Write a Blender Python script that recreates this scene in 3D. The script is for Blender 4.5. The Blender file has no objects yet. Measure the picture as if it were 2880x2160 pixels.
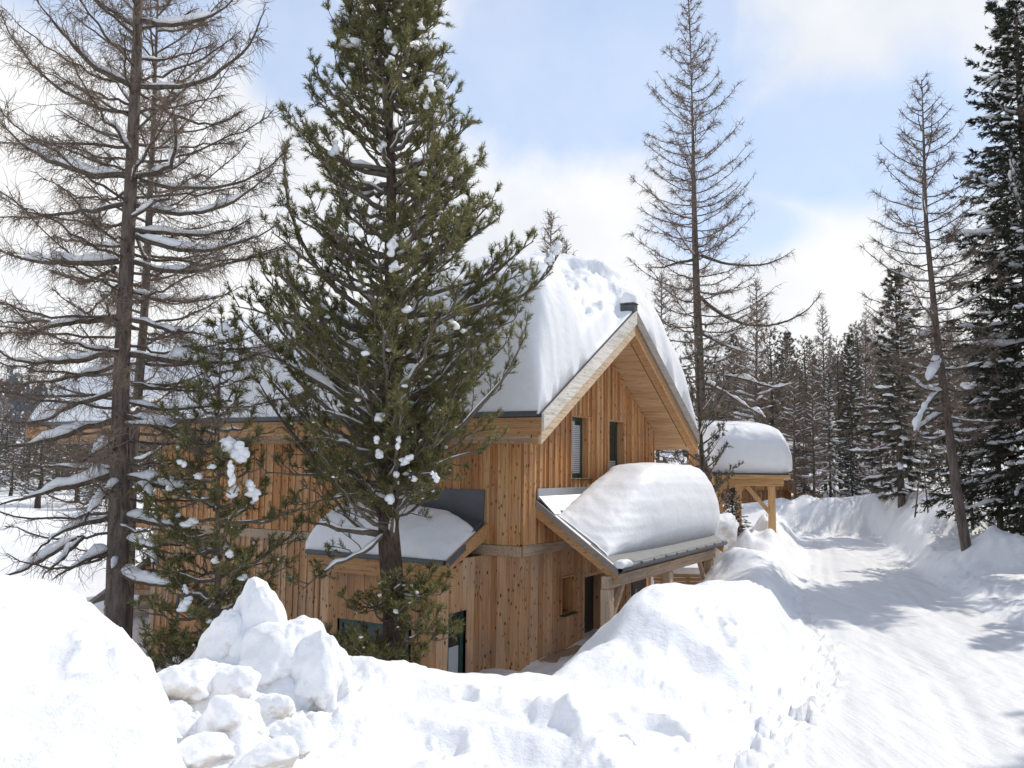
import bpy, math, random
import numpy as np
from mathutils import Matrix, Vector
R = math.radians
rng = np.random.default_rng(7)
random.seed(7)
scene = bpy.context.scene
col = scene.collection

# ------------------------------------------------------------------ camera geometry (measured from the photograph)
FPX, PITCH, ROLL, YAW = 2398.73, 0.0936239827, 0.0129819187, 0.526021607
EYE = np.array([0, 0, 4.2])
_F = np.array([0, math.cos(PITCH), math.sin(PITCH)])
_U = np.array([0, -math.sin(PITCH), math.cos(PITCH)])
_X = np.array([1.0, 0, 0])
CX = math.cos(ROLL) * _X + math.sin(ROLL) * _U
CU = -math.sin(ROLL) * _X + math.cos(ROLL) * _U

def ray(x, y):
    return ((x - 1440) / FPX) * CX - ((y - 1080) / FPX) * CU + _F
def at(x, y, d):
    r = ray(x, y)
    return EYE + r * (d / r[1])
def onz(x, y, z):
    r = ray(x, y)
    return EYE + r * ((z - EYE[2]) / r[2])
HU = np.array([math.sin(YAW), math.cos(YAW), 0]); HV = np.array([-math.cos(YAW), math.sin(YAW), 0])
HO = at(1459, 1560, 17.5); HO[2] = 0
def hw(u, v, z):
    return HO + HU * u + HV * v + np.array([0, 0, z])

cam = bpy.data.cameras.new("camera"); co = bpy.data.objects.new("camera", cam); col.objects.link(co)
M = Matrix(((CX[0], CU[0], -_F[0], EYE[0]), (CX[1], CU[1], -_F[1], EYE[1]), (CX[2], CU[2], -_F[2], EYE[2]), (0, 0, 0, 1)))
co.matrix_world = M
cam.sensor_width = 36; cam.lens = FPX / 2880 * 36; cam.clip_end = 4000; cam.clip_start = 0.05
scene.camera = co

# ------------------------------------------------------------------ noise
def _hash(i, j, k):
    n = (i * 374761393 + j * 668265263 + k * 2147483647 + 1013904223) & 0xFFFFFFFF
    n = ((n ^ (n >> 13)) * 1274126177) & 0xFFFFFFFF
    n = ((n ^ (n >> 16)) * 2246822519) & 0xFFFFFFFF
    return ((n ^ (n >> 15)) & 0xFFFFFF) / float(0xFFFFFF)
def vn(p):
    p = np.asarray(p, float)
    i = np.floor(p).astype(np.int64); f = p - i
    f = f * f * f * (f * (f * 6 - 15) + 10)
    o = 0
    for a in (0, 1):
        for b in (0, 1):
            for c in (0, 1):
                w = (f[..., 0] if a else 1 - f[..., 0]) * (f[..., 1] if b else 1 - f[..., 1]) * (f[..., 2] if c else 1 - f[..., 2])
                o = o + w * _hash(i[..., 0] + a, i[..., 1] + b, i[..., 2] + c)
    return o * 2 - 1
def fbm(p, oct=4, g=.5):
    s, a = 0, 1.0
    p = np.asarray(p, float)
    for k in range(oct):
        s = s + a * vn(p * 2 ** k + 17.3 * k); a *= g
    return s
def v3(x, y, z=0.0):
    return np.stack(np.broadcast_arrays(np.asarray(x, float), y, z), -1)
def sstep(a, b, x):
    t = np.clip((x - a) / (b - a), 0, 1)
    return t * t * (3 - 2 * t)

# ------------------------------------------------------------------ materials
def new_mat(name):
    m = bpy.data.materials.new(name); m.use_nodes = True
    nt = m.node_tree; b = nt.nodes['Principled BSDF']
    return m, nt, b
def node(nt, t, **kw):
    n = nt.nodes.new(t)
    for k, v in kw.items():
        if k in ('operation', 'blend_type', 'data_type', 'feature', 'distance', 'noise_dimensions', 'interpolation_type', 'sky_type', 'clamp', 'sun_disc', 'wave_type', 'bands_direction'):
            setattr(n, k, v)
        else:
            n.inputs[k.replace('_', ' ')].default_value = v
    return n
def ramp(nt, src, stops):
    r = nt.nodes.new('ShaderNodeValToRGB')
    e = r.color_ramp.elements
    while len(e) < len(stops): e.new(0.5)
    for q, (p, c) in zip(e, stops):
        q.position = p; q.color = (*c, 1)
    nt.links.new(src, r.inputs[0]); return r.outputs[0]
def coords(nt, scale=(1, 1, 1), obj=True):
    t = nt.nodes.new('ShaderNodeTexCoord'); mp = nt.nodes.new('ShaderNodeMapping')
    mp.inputs['Scale'].default_value = scale
    nt.links.new(t.outputs['Object'], mp.inputs[0]); return mp.outputs[0]
def bump(nt, b, h, strength=.3, dist=.02, prev=None):
    n = nt.nodes.new('ShaderNodeBump'); n.inputs['Strength'].default_value = strength; n.inputs['Distance'].default_value = dist
    nt.links.new(h, n.inputs['Height'])
    if prev is not None: nt.links.new(prev, n.inputs['Normal'])
    nt.links.new(n.outputs[0], b.inputs['Normal']); return n.outputs[0]
def mixc(nt, fac, a, b, mode='MIX'):
    n = nt.nodes.new('ShaderNodeMix'); n.data_type = 'RGBA'; n.blend_type = mode
    for s, v in ((n.inputs[0], fac), (n.inputs[6], a), (n.inputs[7], b)):
        if hasattr(v, 'links') or isinstance(v, bpy.types.NodeSocket): nt.links.new(v, s)
        elif isinstance(v, tuple): s.default_value = (*v, 1)
        else: s.default_value = v
    return n.outputs[2]
def mathn(nt, op, a, b=0.0):
    n = nt.nodes.new('ShaderNodeMath'); n.operation = op
    for s, v in ((n.inputs[0], a), (n.inputs[1], b)):
        if isinstance(v, bpy.types.NodeSocket): nt.links.new(v, s)
        else: s.default_value = v
    return n.outputs[0]

def snow_mat(name, base=(.90, .905, .92), b1=.35, fine=.25, dirt=0.0, scale=1.0):
    m, nt, b = new_mat(name)
    c = coords(nt)
    n1 = node(nt, 'ShaderNodeTexNoise', Scale=5.0 * scale, Detail=6.0, Roughness=.6); nt.links.new(c, n1.inputs[0])
    n2 = node(nt, 'ShaderNodeTexNoise', Scale=45.0 * scale, Detail=3.0, Roughness=.6); nt.links.new(c, n2.inputs[0])
    p = bump(nt, b, n1.outputs[0], b1, .06)
    bump(nt, b, n2.outputs[0], fine, .012, p)
    colr = ramp(nt, n1.outputs[0], [(.3, tuple(x * .965 for x in base)), (.65, base)])
    if dirt:
        n3 = node(nt, 'ShaderNodeTexNoise', Scale=3.3, Detail=8.0, Roughness=.7); nt.links.new(c, n3.inputs[0])
        g = nt.nodes.new('ShaderNodeNewGeometry'); sx = nt.nodes.new('ShaderNodeSeparateXYZ'); nt.links.new(g.outputs['Normal'], sx.inputs[0])
        dn = mathn(nt, 'MULTIPLY', mathn(nt, 'SUBTRACT', 0.35, sx.outputs[2]), .28)
        f = ramp(nt, mathn(nt, 'ADD', n3.outputs[0], dn), [(.60, (0, 0, 0)), (.78, (dirt,) * 3)])
        colr = mixc(nt, f, colr, (.52, .45, .37))
    nt.links.new(colr, b.inputs['Base Color'])
    b.inputs['Roughness'].default_value = .55
    b.inputs['Specular IOR Level'].default_value = .25
    return m

MAT = {}
MAT['snow'] = snow_mat('fresh_snow', fine=.18)
MAT['snow_roof'] = snow_mat('roof_snow', b1=.28, fine=.25)
MAT['snow_dirty'] = snow_mat('ploughed_snow', dirt=.75, b1=.5)
MAT['snow_twig'] = snow_mat('branch_snow', b1=.6, scale=2.0)

def road_mat():
    m, nt, b = new_mat('packed_snow')
    c = coords(nt, (1, 1, 1))
    # wheel-track streaks run with the road (about 25 degrees off the view axis)
    mp = nt.nodes.new('ShaderNodeMapping'); mp.inputs['Rotation'].default_value = (0, 0, R(22)); mp.inputs['Scale'].default_value = (5.5, .25, 1)
    nt.links.new(c, mp.inputs[0])
    n1 = node(nt, 'ShaderNodeTexNoise', Scale=1.2, Detail=5.0, Roughness=.6); nt.links.new(mp.outputs[0], n1.inputs[0])
    n2 = node(nt, 'ShaderNodeTexNoise', Scale=18.0, Detail=6.0, Roughness=.7); nt.links.new(c, n2.inputs[0])
    nt.links.new(ramp(nt, n1.outputs[0], [(.3, (.80, .79, .79)), (.7, (.88, .88, .89))]), b.inputs['Base Color'])
    p = bump(nt, b, n1.outputs[0], .5, .05); bump(nt, b, n2.outputs[0], .5, .03, p)
    b.inputs['Roughness'].default_value = .5
    return m
MAT['road'] = road_mat()

def wood_mat(name, c0, c1, c2, axis=2, knots=.8, rough=.7, grey=.15):
    m, nt, b = new_mat(name)
    sc = [26, 26, 26]; sc[axis] = 1.3
    c = coords(nt, tuple(sc))
    g = nt.nodes.new('ShaderNodeNewGeometry')
    off = nt.nodes.new('ShaderNodeVectorMath'); off.operation = 'ADD'
    sm = nt.nodes.new('ShaderNodeVectorMath'); sm.operation = 'SCALE'; sm.inputs[0].default_value = (37, 53, 71)
    nt.links.new(g.outputs['Random Per Island'], sm.inputs['Scale'])
    nt.links.new(c, off.inputs[0]); nt.links.new(sm.outputs[0], off.inputs[1])
    n1 = node(nt, 'ShaderNodeTexNoise', Scale=1.0, Detail=5.0, Roughness=.6, Distortion=.6); nt.links.new(off.outputs[0], n1.inputs[0])
    base = ramp(nt, g.outputs['Random Per Island'], [(0, c0), (.5, c1), (1, c2)])
    grain = ramp(nt, n1.outputs[0], [(.32, (.62, .57, .52)), (.52, (.95, .95, .95)), (.7, (1.08, 1.08, 1.08))])
    colr = mixc(nt, 1.0, base, grain, 'MULTIPLY')
    # grey weathering in broad patches
    c2n = coords(nt, (1, 1, 1))
    n2 = node(nt, 'ShaderNodeTexNoise', Scale=1.1, Detail=4.0); nt.links.new(c2n, n2.inputs[0])
    w = ramp(nt, n2.outputs[0], [(.45, (0, 0, 0)), (.7, (grey,) * 3)])
    colr = mixc(nt, w, colr, (.30, .26, .22))
    if knots:
        sk = [9, 9, 9]; sk[axis] = 5.0
        kc = coords(nt, tuple(sk))
        o2 = nt.nodes.new('ShaderNodeVectorMath'); o2.operation = 'ADD'; nt.links.new(kc, o2.inputs[0]); nt.links.new(sm.outputs[0], o2.inputs[1])
        vo = nt.nodes.new('ShaderNodeTexVoronoi'); vo.inputs['Scale'].default_value = 1.0; nt.links.new(o2.outputs[0], vo.inputs[0])
        k = ramp(nt, vo.outputs['Distance'], [(.13, (knots,) * 3), (.24, (0, 0, 0))])
        colr = mixc(nt, k, colr, (.10, .045, .018))
    nt.links.new(colr, b.inputs['Base Color'])
    bump(nt, b, n1.outputs[0], .35, .01)
    b.inputs['Roughness'].default_value = rough
    b.inputs['Specular IOR Level'].default_value = .25
    return m
MAT['board'] = wood_mat('larch_boards', (.41, .180, .066), (.58, .292, .118), (.68, .41, .20), grey=.25)
MAT['board_low'] = wood_mat('weathered_larch_boards', (.42, .215, .098), (.56, .315, .157), (.66, .425, .255), grey=.4, knots=.95)
MAT['soffit'] = wood_mat('soffit_boards', (.54, .335, .175), (.59, .375, .20), (.62, .41, .23), axis=1, knots=.25, grey=.05)
MAT['fascia'] = wood_mat('fascia_wood', (.46, .24, .10), (.51, .28, .125), (.56, .32, .15), axis=1, knots=.5)
MAT['barge_pale'] = wood_mat('sunlit_weathered_wood', (.84, .78, .70), (.86, .80, .72), (.87, .82, .74), axis=0, knots=.3, grey=.3)  # weathered wood, with grazing sunlight put into the near-white base
MAT['barge_grey'] = wood_mat('greyed_wood', (.27, .24, .21), (.30, .265, .235), (.33, .29, .25), axis=0, knots=.2, grey=.5)
MAT['barge_trim'] = wood_mat('sunlit_trim_wood', (.70, .52, .34), (.72, .55, .37), (.74, .58, .4), axis=0, knots=.1, grey=.1)  # left rake trim: sunlight put into the pale colour
MAT['beam'] = wood_mat('beam_wood', (.42, .30, .20), (.47, .34, .23), (.52, .38, .26), axis=0, knots=.3, grey=.5)
MAT['post'] = wood_mat('post_wood', (.46, .33, .22), (.5, .37, .25), (.54, .4, .28), axis=2, knots=.4, grey=.4)
MAT['new_timber'] = wood_mat('new_timber', (.60, .36, .16), (.64, .39, .18), (.68, .42, .20), axis=0, knots=.15, grey=0)
MAT['new_post'] = wood_mat('new_post_timber', (.60, .36, .16), (.64, .39, .18), (.68, .42, .20), axis=2, knots=.15, grey=0)
MAT['slat'] = wood_mat('slat_wood', (.45, .27, .13), (.53, .34, .17), (.58, .38, .2), axis=0, knots=.3)
MAT['slat_grey'] = wood_mat('grey_slat_wood', (.30, .26, .22), (.36, .31, .27), (.4, .35, .3), axis=0, knots=.1, grey=.5)

def plain(name, c, rough=.6, metal=0.0, var=.15, scale=8.0, bstr=.15):
    m, nt, b = new_mat(name)
    n = node(nt, 'ShaderNodeTexNoise', Scale=scale, Detail=5.0, Roughness=.6); nt.links.new(coords(nt), n.inputs[0])
    nt.links.new(ramp(nt, n.outputs[0], [(.3, tuple(x * (1 - var) for x in c)), (.7, tuple(min(1, x * (1 + var)) for x in c))]), b.inputs['Base Color'])
    b.inputs['Roughness'].default_value = rough; b.inputs['Metallic'].default_value = metal
    if bstr: bump(nt, b, n.outputs[0], bstr, .01)
    return m
MAT['slate'] = plain('roof_slate', (.075, .078, .085), .7)
MAT['zinc'] = plain('zinc_sheet', (.50, .52, .55), .42, .55, .08, 2.0, .03)
MAT['zinc_dark'] = plain('dark_zinc_sheet', (.10, .107, .118), .55, .1, .12, 2.0, .03)
MAT['green'] = plain('dark_green_frame', (.012, .05, .042), .4, 0, .2, 10, 0)
MAT['dark_in'] = plain('dark_interior', (.012, .013, .015), .5, 0, .2, 3, 0)
MAT['blind'] = plain('white_blind', (.46, .48, .49), .6, 0, .05, 3, 0)
MAT['door'] = plain('dark_door', (.02, .022, .024), .35, 0, .2, 5, 0)
MAT['steel'] = plain('brushed_steel', (.6, .6, .6), .3, .9, .1, 20, 0)
def glass_mat():
    m, nt, b = new_mat('window_glass')
    b.inputs['Base Color'].default_value = (.02, .03, .03, 1); b.inputs['Roughness'].default_value = .05
    b.inputs['Specular IOR Level'].default_value = 1.0
    n = node(nt, 'ShaderNodeTexNoise', Scale=2.0); nt.links.new(coords(nt), n.inputs[0]); bump(nt, b, n.outputs[0], .03, .02)
    return m
MAT['glass'] = glass_mat()

def bark_mat(name, ca, cb, vs=(14, 14, 3)):
    m, nt, b = new_mat(name)
    n = node(nt, 'ShaderNodeTexNoise', Scale=1.0, Detail=6.0, Roughness=.65, Distortion=.4); nt.links.new(coords(nt, vs), n.inputs[0])
    nt.links.new(ramp(nt, n.outputs[0], [(.3, ca), (.68, cb)]), b.inputs['Base Color'])
    bump(nt, b, n.outputs[0], .9, .06)
    b.inputs['Roughness'].default_value = .85; b.inputs['Specular IOR Level'].default_value = .2
    return m
MAT['bark_larch'] = bark_mat('larch_bark', (.055, .043, .036), (.225, .178, .150))
MAT['bark_pine'] = bark_mat('pine_bark', (.030, .021, .016), (.135, .098, .075), (16, 16, 5))
MAT['branch_pine'] = bark_mat('pine_branch_bark', (.095, .076, .06), (.215, .178, .142), (8, 8, 8))
MAT['branch_larch'] = bark_mat('larch_branch_bark', (.065, .052, .040), (.17, .138, .108), (10, 10, 10))
MAT['twig'] = bark_mat('larch_twig_bark', (.16, .118, .088), (.29, .225, .172), (10, 10, 10))
MAT['twig_far'] = bark_mat('bare_twig_bark', (.15, .112, .088), (.30, .232, .182), (6, 6, 6))

def needle_mat(name, ca, cb, cc, trans=.25):
    m, nt, b = new_mat(name)
    g = nt.nodes.new('ShaderNodeNewGeometry')
    n = node(nt, 'ShaderNodeTexNoise', Scale=1.7, Detail=3.0); nt.links.new(coords(nt), n.inputs[0])
    f = mathn(nt, 'ADD', mathn(nt, 'MULTIPLY', g.outputs['Random Per Island'], .45), mathn(nt, 'MULTIPLY', n.outputs[0], .6))
    c = ramp(nt, f, [(.25, ca), (.55, cb), (.85, cc)])
    nt.links.new(c, b.inputs['Base Color'])
    b.inputs['Roughness'].default_value = .5; b.inputs['Specular IOR Level'].default_value = .3
    t = nt.nodes.new('ShaderNodeBsdfTranslucent'); nt.links.new(c, t.inputs[0])
    mx = nt.nodes.new('ShaderNodeMixShader'); mx.inputs[0].default_value = trans
    nt.links.new(b.outputs[0], mx.inputs[1]); nt.links.new(t.outputs[0], mx.inputs[2])
    nt.links.new(mx.outputs[0], nt.nodes['Material Output'].inputs[0])
    return m
MAT['needle_pine'] = needle_mat('stone_pine_needles', (.070, .086, .036), (.205, .198, .078), (.42, .375, .165), .5)
MAT['needle_spruce'] = needle_mat('spruce_needles', (.024, .030, .020), (.050, .054, .033), (.105, .085, .055), .2)
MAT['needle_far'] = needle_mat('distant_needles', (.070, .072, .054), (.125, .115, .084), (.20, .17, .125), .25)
MAT['far_wood'] = plain('hazed_forest', (.13, .145, .165), .9, 0, .35, .5, 0)  # bluish tint puts distance haze into the colour

# ------------------------------------------------------------------ mesh helpers
def mesh_np(name, V, faces, mat, parent=None, smooth=True, loc=None):
    """faces: list of integer arrays (M,k)"""
    me = bpy.data.meshes.new(name)
    V = np.asarray(V, np.float32)
    me.vertices.add(len(V)); me.vertices.foreach_set('co', V.ravel())
    loops = np.concatenate([f.ravel() for f in faces]).astype(np.int32)
    tot = np.concatenate([np.full(len(f), f.shape[1]) for f in faces]).astype(np.int32)
    st = np.concatenate([[0], np.cumsum(tot)[:-1]]).astype(np.int32)
    me.loops.add(len(loops)); me.loops.foreach_set('vertex_index', loops)
    me.polygons.add(len(tot)); me.polygons.foreach_set('loop_start', st); me.polygons.foreach_set('loop_total', tot)
    me.polygons.foreach_set('use_smooth', np.full(len(tot), smooth))
    me.update(calc_edges=True); me.validate()
    me.materials.append(mat)
    o = bpy.data.objects.new(name, me); col.objects.link(o)
    if parent is not None: o.parent = parent
    if loc is not None: o.location = loc
    return o

class MB:
    def __init__(s): s.v = []; s.f = {}
    n = 0
    def add(s, V, F):
        V = np.asarray(V, float); b = s.n; s.v.append(V); s.n += len(V)
        for q in F:
            q = np.asarray(q)
            if q.ndim == 1: q = q[None]
            s.f.setdefault(q.shape[1], []).append(q + b)
    def box(s, x0, x1, y0, y1, z0, z1, ch=0.0):
        V = [(x, y, z) for z in (z0, z1) for y in (y0, y1) for x in (x0, x1)]
        s.add(V, [(0, 2, 3, 1), (4, 5, 7, 6), (0, 1, 5, 4), (2, 6, 7, 3), (0, 4, 6, 2), (1, 3, 7, 5)])
    def prism(s, poly, axis, a, b):
        """poly: 2-D outline; axis: index extruded from a to b"""
        n = len(poly); V = []
        for t in (a, b):
            for p in poly:
                q = list(p); q.insert(axis, t); V.append(q)
        F = [tuple((i, (i + 1) % n, n + (i + 1) % n, n + i)) for i in range(n)]
        s.add(V, [np.array(F)]); s.add(V, [tuple(range(n))[::-1], tuple(range(n, 2 * n))])
    def bar(s, p, q, w, h, up=(0, 0, 1)):
        p = np.array(p, float); q = np.array(q, float); t = q - p; t /= np.linalg.norm(t)
        a = np.cross(t, up); a /= np.linalg.norm(a); c = np.cross(a, t)
        V = [e + a * w / 2 * i + c * h / 2 * j for e in (p, q) for i, j in ((-1, -1), (1, -1), (1, 1), (-1, 1))]
        s.add(V, [(3, 2, 1, 0), (4, 5, 6, 7), (0, 1, 5, 4), (1, 2, 6, 5), (2, 3, 7, 6), (3, 0, 4, 7)])
    def tubes(s, P, Rr, k=4):
        V, Fq = tube_arrays(P, Rr, k); s.add(V, [Fq])
    def tris(s, V):  # (M,3,3)
        m = len(V); s.add(V.reshape(-1, 3), [np.arange(m * 3).reshape(m, 3)])
    def build(s, name, mat, parent=None, smooth=False, bevel=0.0, loc=None):
        V = np.concatenate(s.v); F = [np.concatenate(x) for x in s.f.values()]
        o = mesh_np(name, V, F, mat, parent, smooth, loc)
        if bevel:
            md = o.modifiers.new('edge', 'BEVEL'); md.width = bevel; md.segments = 1; md.limit_method = 'ANGLE'
        return o

def tube_arrays(P, Rr, k=4):
    P = np.asarray(P, float); Rr = np.asarray(Rr, float)
    if P.ndim == 2: P = P[None]; Rr = Rr[None]
    T = np.gradient(P, axis=1); T /= np.linalg.norm(T, axis=-1, keepdims=True) + 1e-9
    mean = P[:, -1] - P[:, 0]
    ref = np.where((np.abs(mean[:, 2]) > .8 * np.linalg.norm(mean, axis=1))[:, None], np.array([[1., 0, 0]]), np.array([[0, 0, 1.]]))[:, None, :]
    A = np.cross(T, ref); A /= np.linalg.norm(A, axis=-1, keepdims=True) + 1e-9
    B = np.cross(A, T)
    th = np.arange(k) / k * 2 * np.pi
    V = P[:, :, None] + Rr[:, :, None, None] * (A[:, :, None] * np.cos(th)[None, None, :, None] + B[:, :, None] * np.sin(th)[None, None, :, None])
    Mn, N = P.shape[:2]
    idx = np.arange(Mn * N * k).reshape(Mn, N, k)
    a = idx[:, :-1]; b = idx[:, 1:]
    F = np.stack([a, np.roll(a, -1, 2), np.roll(b, -1, 2), b], -1).reshape(-1, 4)
    return V.reshape(-1, 3), F

def tag(o, label=None, cat=None, group=None, kind=None):
    if label: o['label'] = label
    if cat: o['category'] = cat
    if group: o['group'] = group
    if kind: o['kind'] = kind
    return o
def empty(name, loc, rz=0, **kw):
    o = bpy.data.objects.new(name, None); col.objects.link(o); o.location = loc; o.rotation_euler = (0, 0, rz)
    o.empty_display_size = .3
    return tag(o, **kw)
def unit(v): return v / (np.linalg.norm(v, axis=-1, keepdims=True) + 1e-9)

# the pile of ploughed blocks: px, py, depth, half width, half height, label, ...
SB = [
    (640, 1825, 6.35, .20, .29, 'sloping snow block forming the left shoulder of the pile, below the tallest block', None, .05, .25, 27),
    (718, 1800, 6.4, .215, .32, 'tallest snow block of the pile, standing upright at its top', None, -.03, .1, 22),
    (812, 1845, 6.3, .29, .30, 'biggest broad snow block, right under the tallest one', None, .12, .7, 3),
    (912, 1890, 6.15, .22, .30, 'peaked snow block at the end of the pile with brown dirt on its side', None, .15, .8, 4),
    (500, 1935, 5.75, .18, .17, 'rounded snow block with a dirty underside beside the smooth mound', None, 0, .2, 5),
    (580, 1915, 5.95, .19, .15, 'low snow lump beside the dirty round block, below the sloping shoulder block', None, 0, .6, 6),
    (655, 1960, 5.85, .20, .15, 'squat snow lump in the middle of the pile above the big round block', None, 0, .3, 7),
    (660, 2045, 5.3, .215, .21, 'big rounded pitted snow block low in the front of the pile', None, 0, .0, 8),
    (540, 2060, 5.3, .10, .13, 'small narrow snow block leaning against the big round block', None, .2, .5, 9),
    (765, 1995, 5.7, .12, .13, 'small snow ball resting behind the right of the big round block', None, 0, .2, 10),
    (800, 2075, 5.4, .13, .12, 'smooth little snow lump in the shade at the foot of the peaked block', None, 0, .2, 11),
    (475, 2030, 5.5, .12, .11, 'flat snow lump under the dirty round block at the mound foot', None, 0, .3, 12),
    (760, 2140, 5.0, .17, .11, 'lowest snow lump of the pile, cut by the lower picture edge', None, 0, .4, 13),
    (735, 1930, 6.05, .13, .14, 'small snow lump wedged under the biggest broad block', None, 0, .5, 14),
    (575, 2120, 5.1, .17, .10, 'flat soft snow lump left of the lowest lump in the pile', None, 0, .3, 15),
]
BLK = np.array([np.r_[at(q[0], q[1], q[2]), q[3], q[4]] for q in SB])
# ------------------------------------------------------------------ terrain
ROADZ = 1.3
_le = [(2135, 2160), (2240, 2060), (2310, 1960), (2345, 1900), (2338, 1835), (2285, 1760), (2262, 1700), (2290, 1620), (2285, 1560), (2262, 1510)]
_re = [(2880, 1776), (2741, 1727), (2600, 1636), (2520, 1575), (2474, 1535), (2461, 1512)]
LE = np.array([onz(x, y, ROADZ)[:2] for x, y in _le]); RE = np.array([onz(x, y, ROADZ)[:2] for x, y in _re])
LE = LE[np.argsort(LE[:, 1])]; RE = RE[np.argsort(RE[:, 1])]
def road_l(y): return np.where(y < LE[0, 1], LE[0, 0] - (LE[0, 1] - y) * .28, np.interp(y, LE[:, 1], LE[:, 0]))
def road_r(y): return np.where(y < RE[0, 1], RE[0, 0] - (RE[0, 1] - y) * .10, np.interp(y, RE[:, 1], RE[:, 0]))
ROAD_END = max(LE[-1, 1], RE[-1, 1]) + 1.5

_cp = [(0, 0, 2.3), (0, 4, 1.95), (0, 7, 1.75), (1.6, 7, 1.70), (2.3, 9, 1.5), (-3, 4, 2.3), (-1.5, 5, 1.9), (-2, 7, 1.5), (4, 5, 1.3), (8, 8, 1.3),
       (-6, 8, 1.4), (-9, 12, .6), (-5, 12, -.2), (-2, 12, -.2), (1, 12.5, 0), (3, 13, .6), (4, 16, .2), (6.5, 20, .5), (9, 26, .9),
       (-14, 25, .9), (-18, 40, 1.9), (-30, 40, 2.0), (-10, 35, 1.2), (-20, 60, 3), (-45, 60, 4), (0, 40, 1.5), (0, 60, 2.5), (9, 38, 1.4),
       (12, 16, 1.9), (14, 24, 2.1), (11.5, 20, 1.9), (17.5, 31, 2.8), (18.8, 36, 4.0), (16.6, 37, 3.2), (15, 39, 2.7), (11, 42, 2.1), (13.6, 41.5, 2.15), (13, 46, 2.3), (26, 40, 4.6), (26, 56, 6), (16, 60, 4.2), (8, 60, 3),
       (40, 60, 8), (60, 100, 10), (20, 110, 6), (-20, 110, 3), (-90, 120, 4), (-60, 200, 7), (-160, 260, 15), (-90, 320, 13), (0, 300, 8), (120, 260, 10), (0, 700, 12), (-400, 700, 34), (300, 700, 14)]
for u, v, z in ((-3, 2, -.3), (-3, 8, -1.2), (-2, 12, -1.3), (3, 5, 0), (3, -3, .1), (7, -3, .4), (9, 4, .6), (4, 10, -.3), (4, 15, -.6), (-1, 15, -1.2), (-6, 12, -.9)):
    p = hw(u, v, z); _cp.append((p[0], p[1], z))
_cp = np.array(_cp, float)

# crest of the ploughed bank in front of the house, left to right then back along the road: px, py, depth, slope to camera, slope behind
_cr = [(-500, 1660, 5.1, .20, .8), (-200, 1625, 5.2, .20, .8), (0, 1618, 5.2, .2, .9), (120, 1630, 5.3, .2, .9), (240, 1680, 5.35, .2, 1.2), (320, 1755, 5.45, .22, 1.4), (385, 1835, 5.55, .2, 1.5),
       (425, 1910, 5.65, .2, 1.5), (445, 1985, 5.75, .15, 1.5), (500, 2010, 5.9, .16, 1.2), (620, 2000, 6.2, .18, 1.2), (760, 1960, 6.6, .18, 1.2), (850, 1890, 7.0, .14, 1.2), (900, 1845, 7.3, .14, 1.2), (1000, 1856, 7.9, .12, 1.0), (1130, 1882, 8.3, .08, 1.0), (1250, 1896, 8.6, .08, 1.2), (1400, 1894, 9.0, .1, 1.4),
       (1560, 1899, 9.5, .2, 1.8), (1612, 1876, 9.8, .3, 1.8), (1650, 1836, 10.1, .35, 1.8), (1740, 1800, 10.6, .4, 1.8), (1785, 1712, 11.0, .46, 1.6), (1822, 1664, 11.4, .5, 1.4), (1860, 1646, 11.8, .5, 1.0), (1930, 1638, 12.4, .5, .8), (2050, 1627, 13.4, .55, .7),
       (2130, 1632, 14.6, .6, .7), (2140, 1640, 16.5, .6, .7), (2130, 1600, 19.5, .6, .6), (2150, 1560, 23.5, .6, .6), (2170, 1530, 28, .6, .6), (2195, 1470, 33, .6, .5)]
CREST = np.array([np.r_[at(a, b, d), kn, kf] for a, b, d, kn, kf in _cr])
# ploughed piles further up: px,py,depth,radius,height above ground
_piles = [(2080, 1500, 27.0, 1.3, .9), (2200, 1510, 30.0, 1.5, 1.1), (2060, 1560, 22.5, 1.0, .5), (2260, 1475, 40, 2.2, .7), (2380, 1465, 44, 3.5, .9), (2550, 1400, 40, 3.0, .6), (2640, 1480, 29, 2.2, .5), (2790, 1530, 23.5, 1.3, .35), (2850, 1540, 23, 1.2, .4), (2600, 1520, 29, 1.6, .5)]
PILES = np.array([np.r_[at(a, b, d), r, h] for a, b, d, r, h in _piles])
# dents and holes on the near bank: px, py, depth, radius, amount
_dents = [(322, 1862, 4.44, .15, .13), (288, 1805, 4.65, .10, .07), (1690, 2045, 6.6, .18, .16), (1850, 2035, 8.3, .26, .22), (1775, 2085, 7.5, .16, .09), (1310, 1955, 6.87, .09, .07), (1460, 1975, 6.8, .10, .06),
          (2010, 1735, 11.1, .13, .11), (2050, 1725, 11.45, .10, .11), (1120, 2060, 6.27, .22, .06), (1240, 2100, 6.18, .18, .06), (900, 2060, 6.0, .16, .07), (1960, 1850, 10.3, .25, .07), (1420, 2110, 6.18, .2, .06), (150, 1900, 4.3, .16, .04)]
DENTS = np.array([np.r_[at(a, b, d), r, h] for a, b, d, r, h in _dents])

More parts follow.
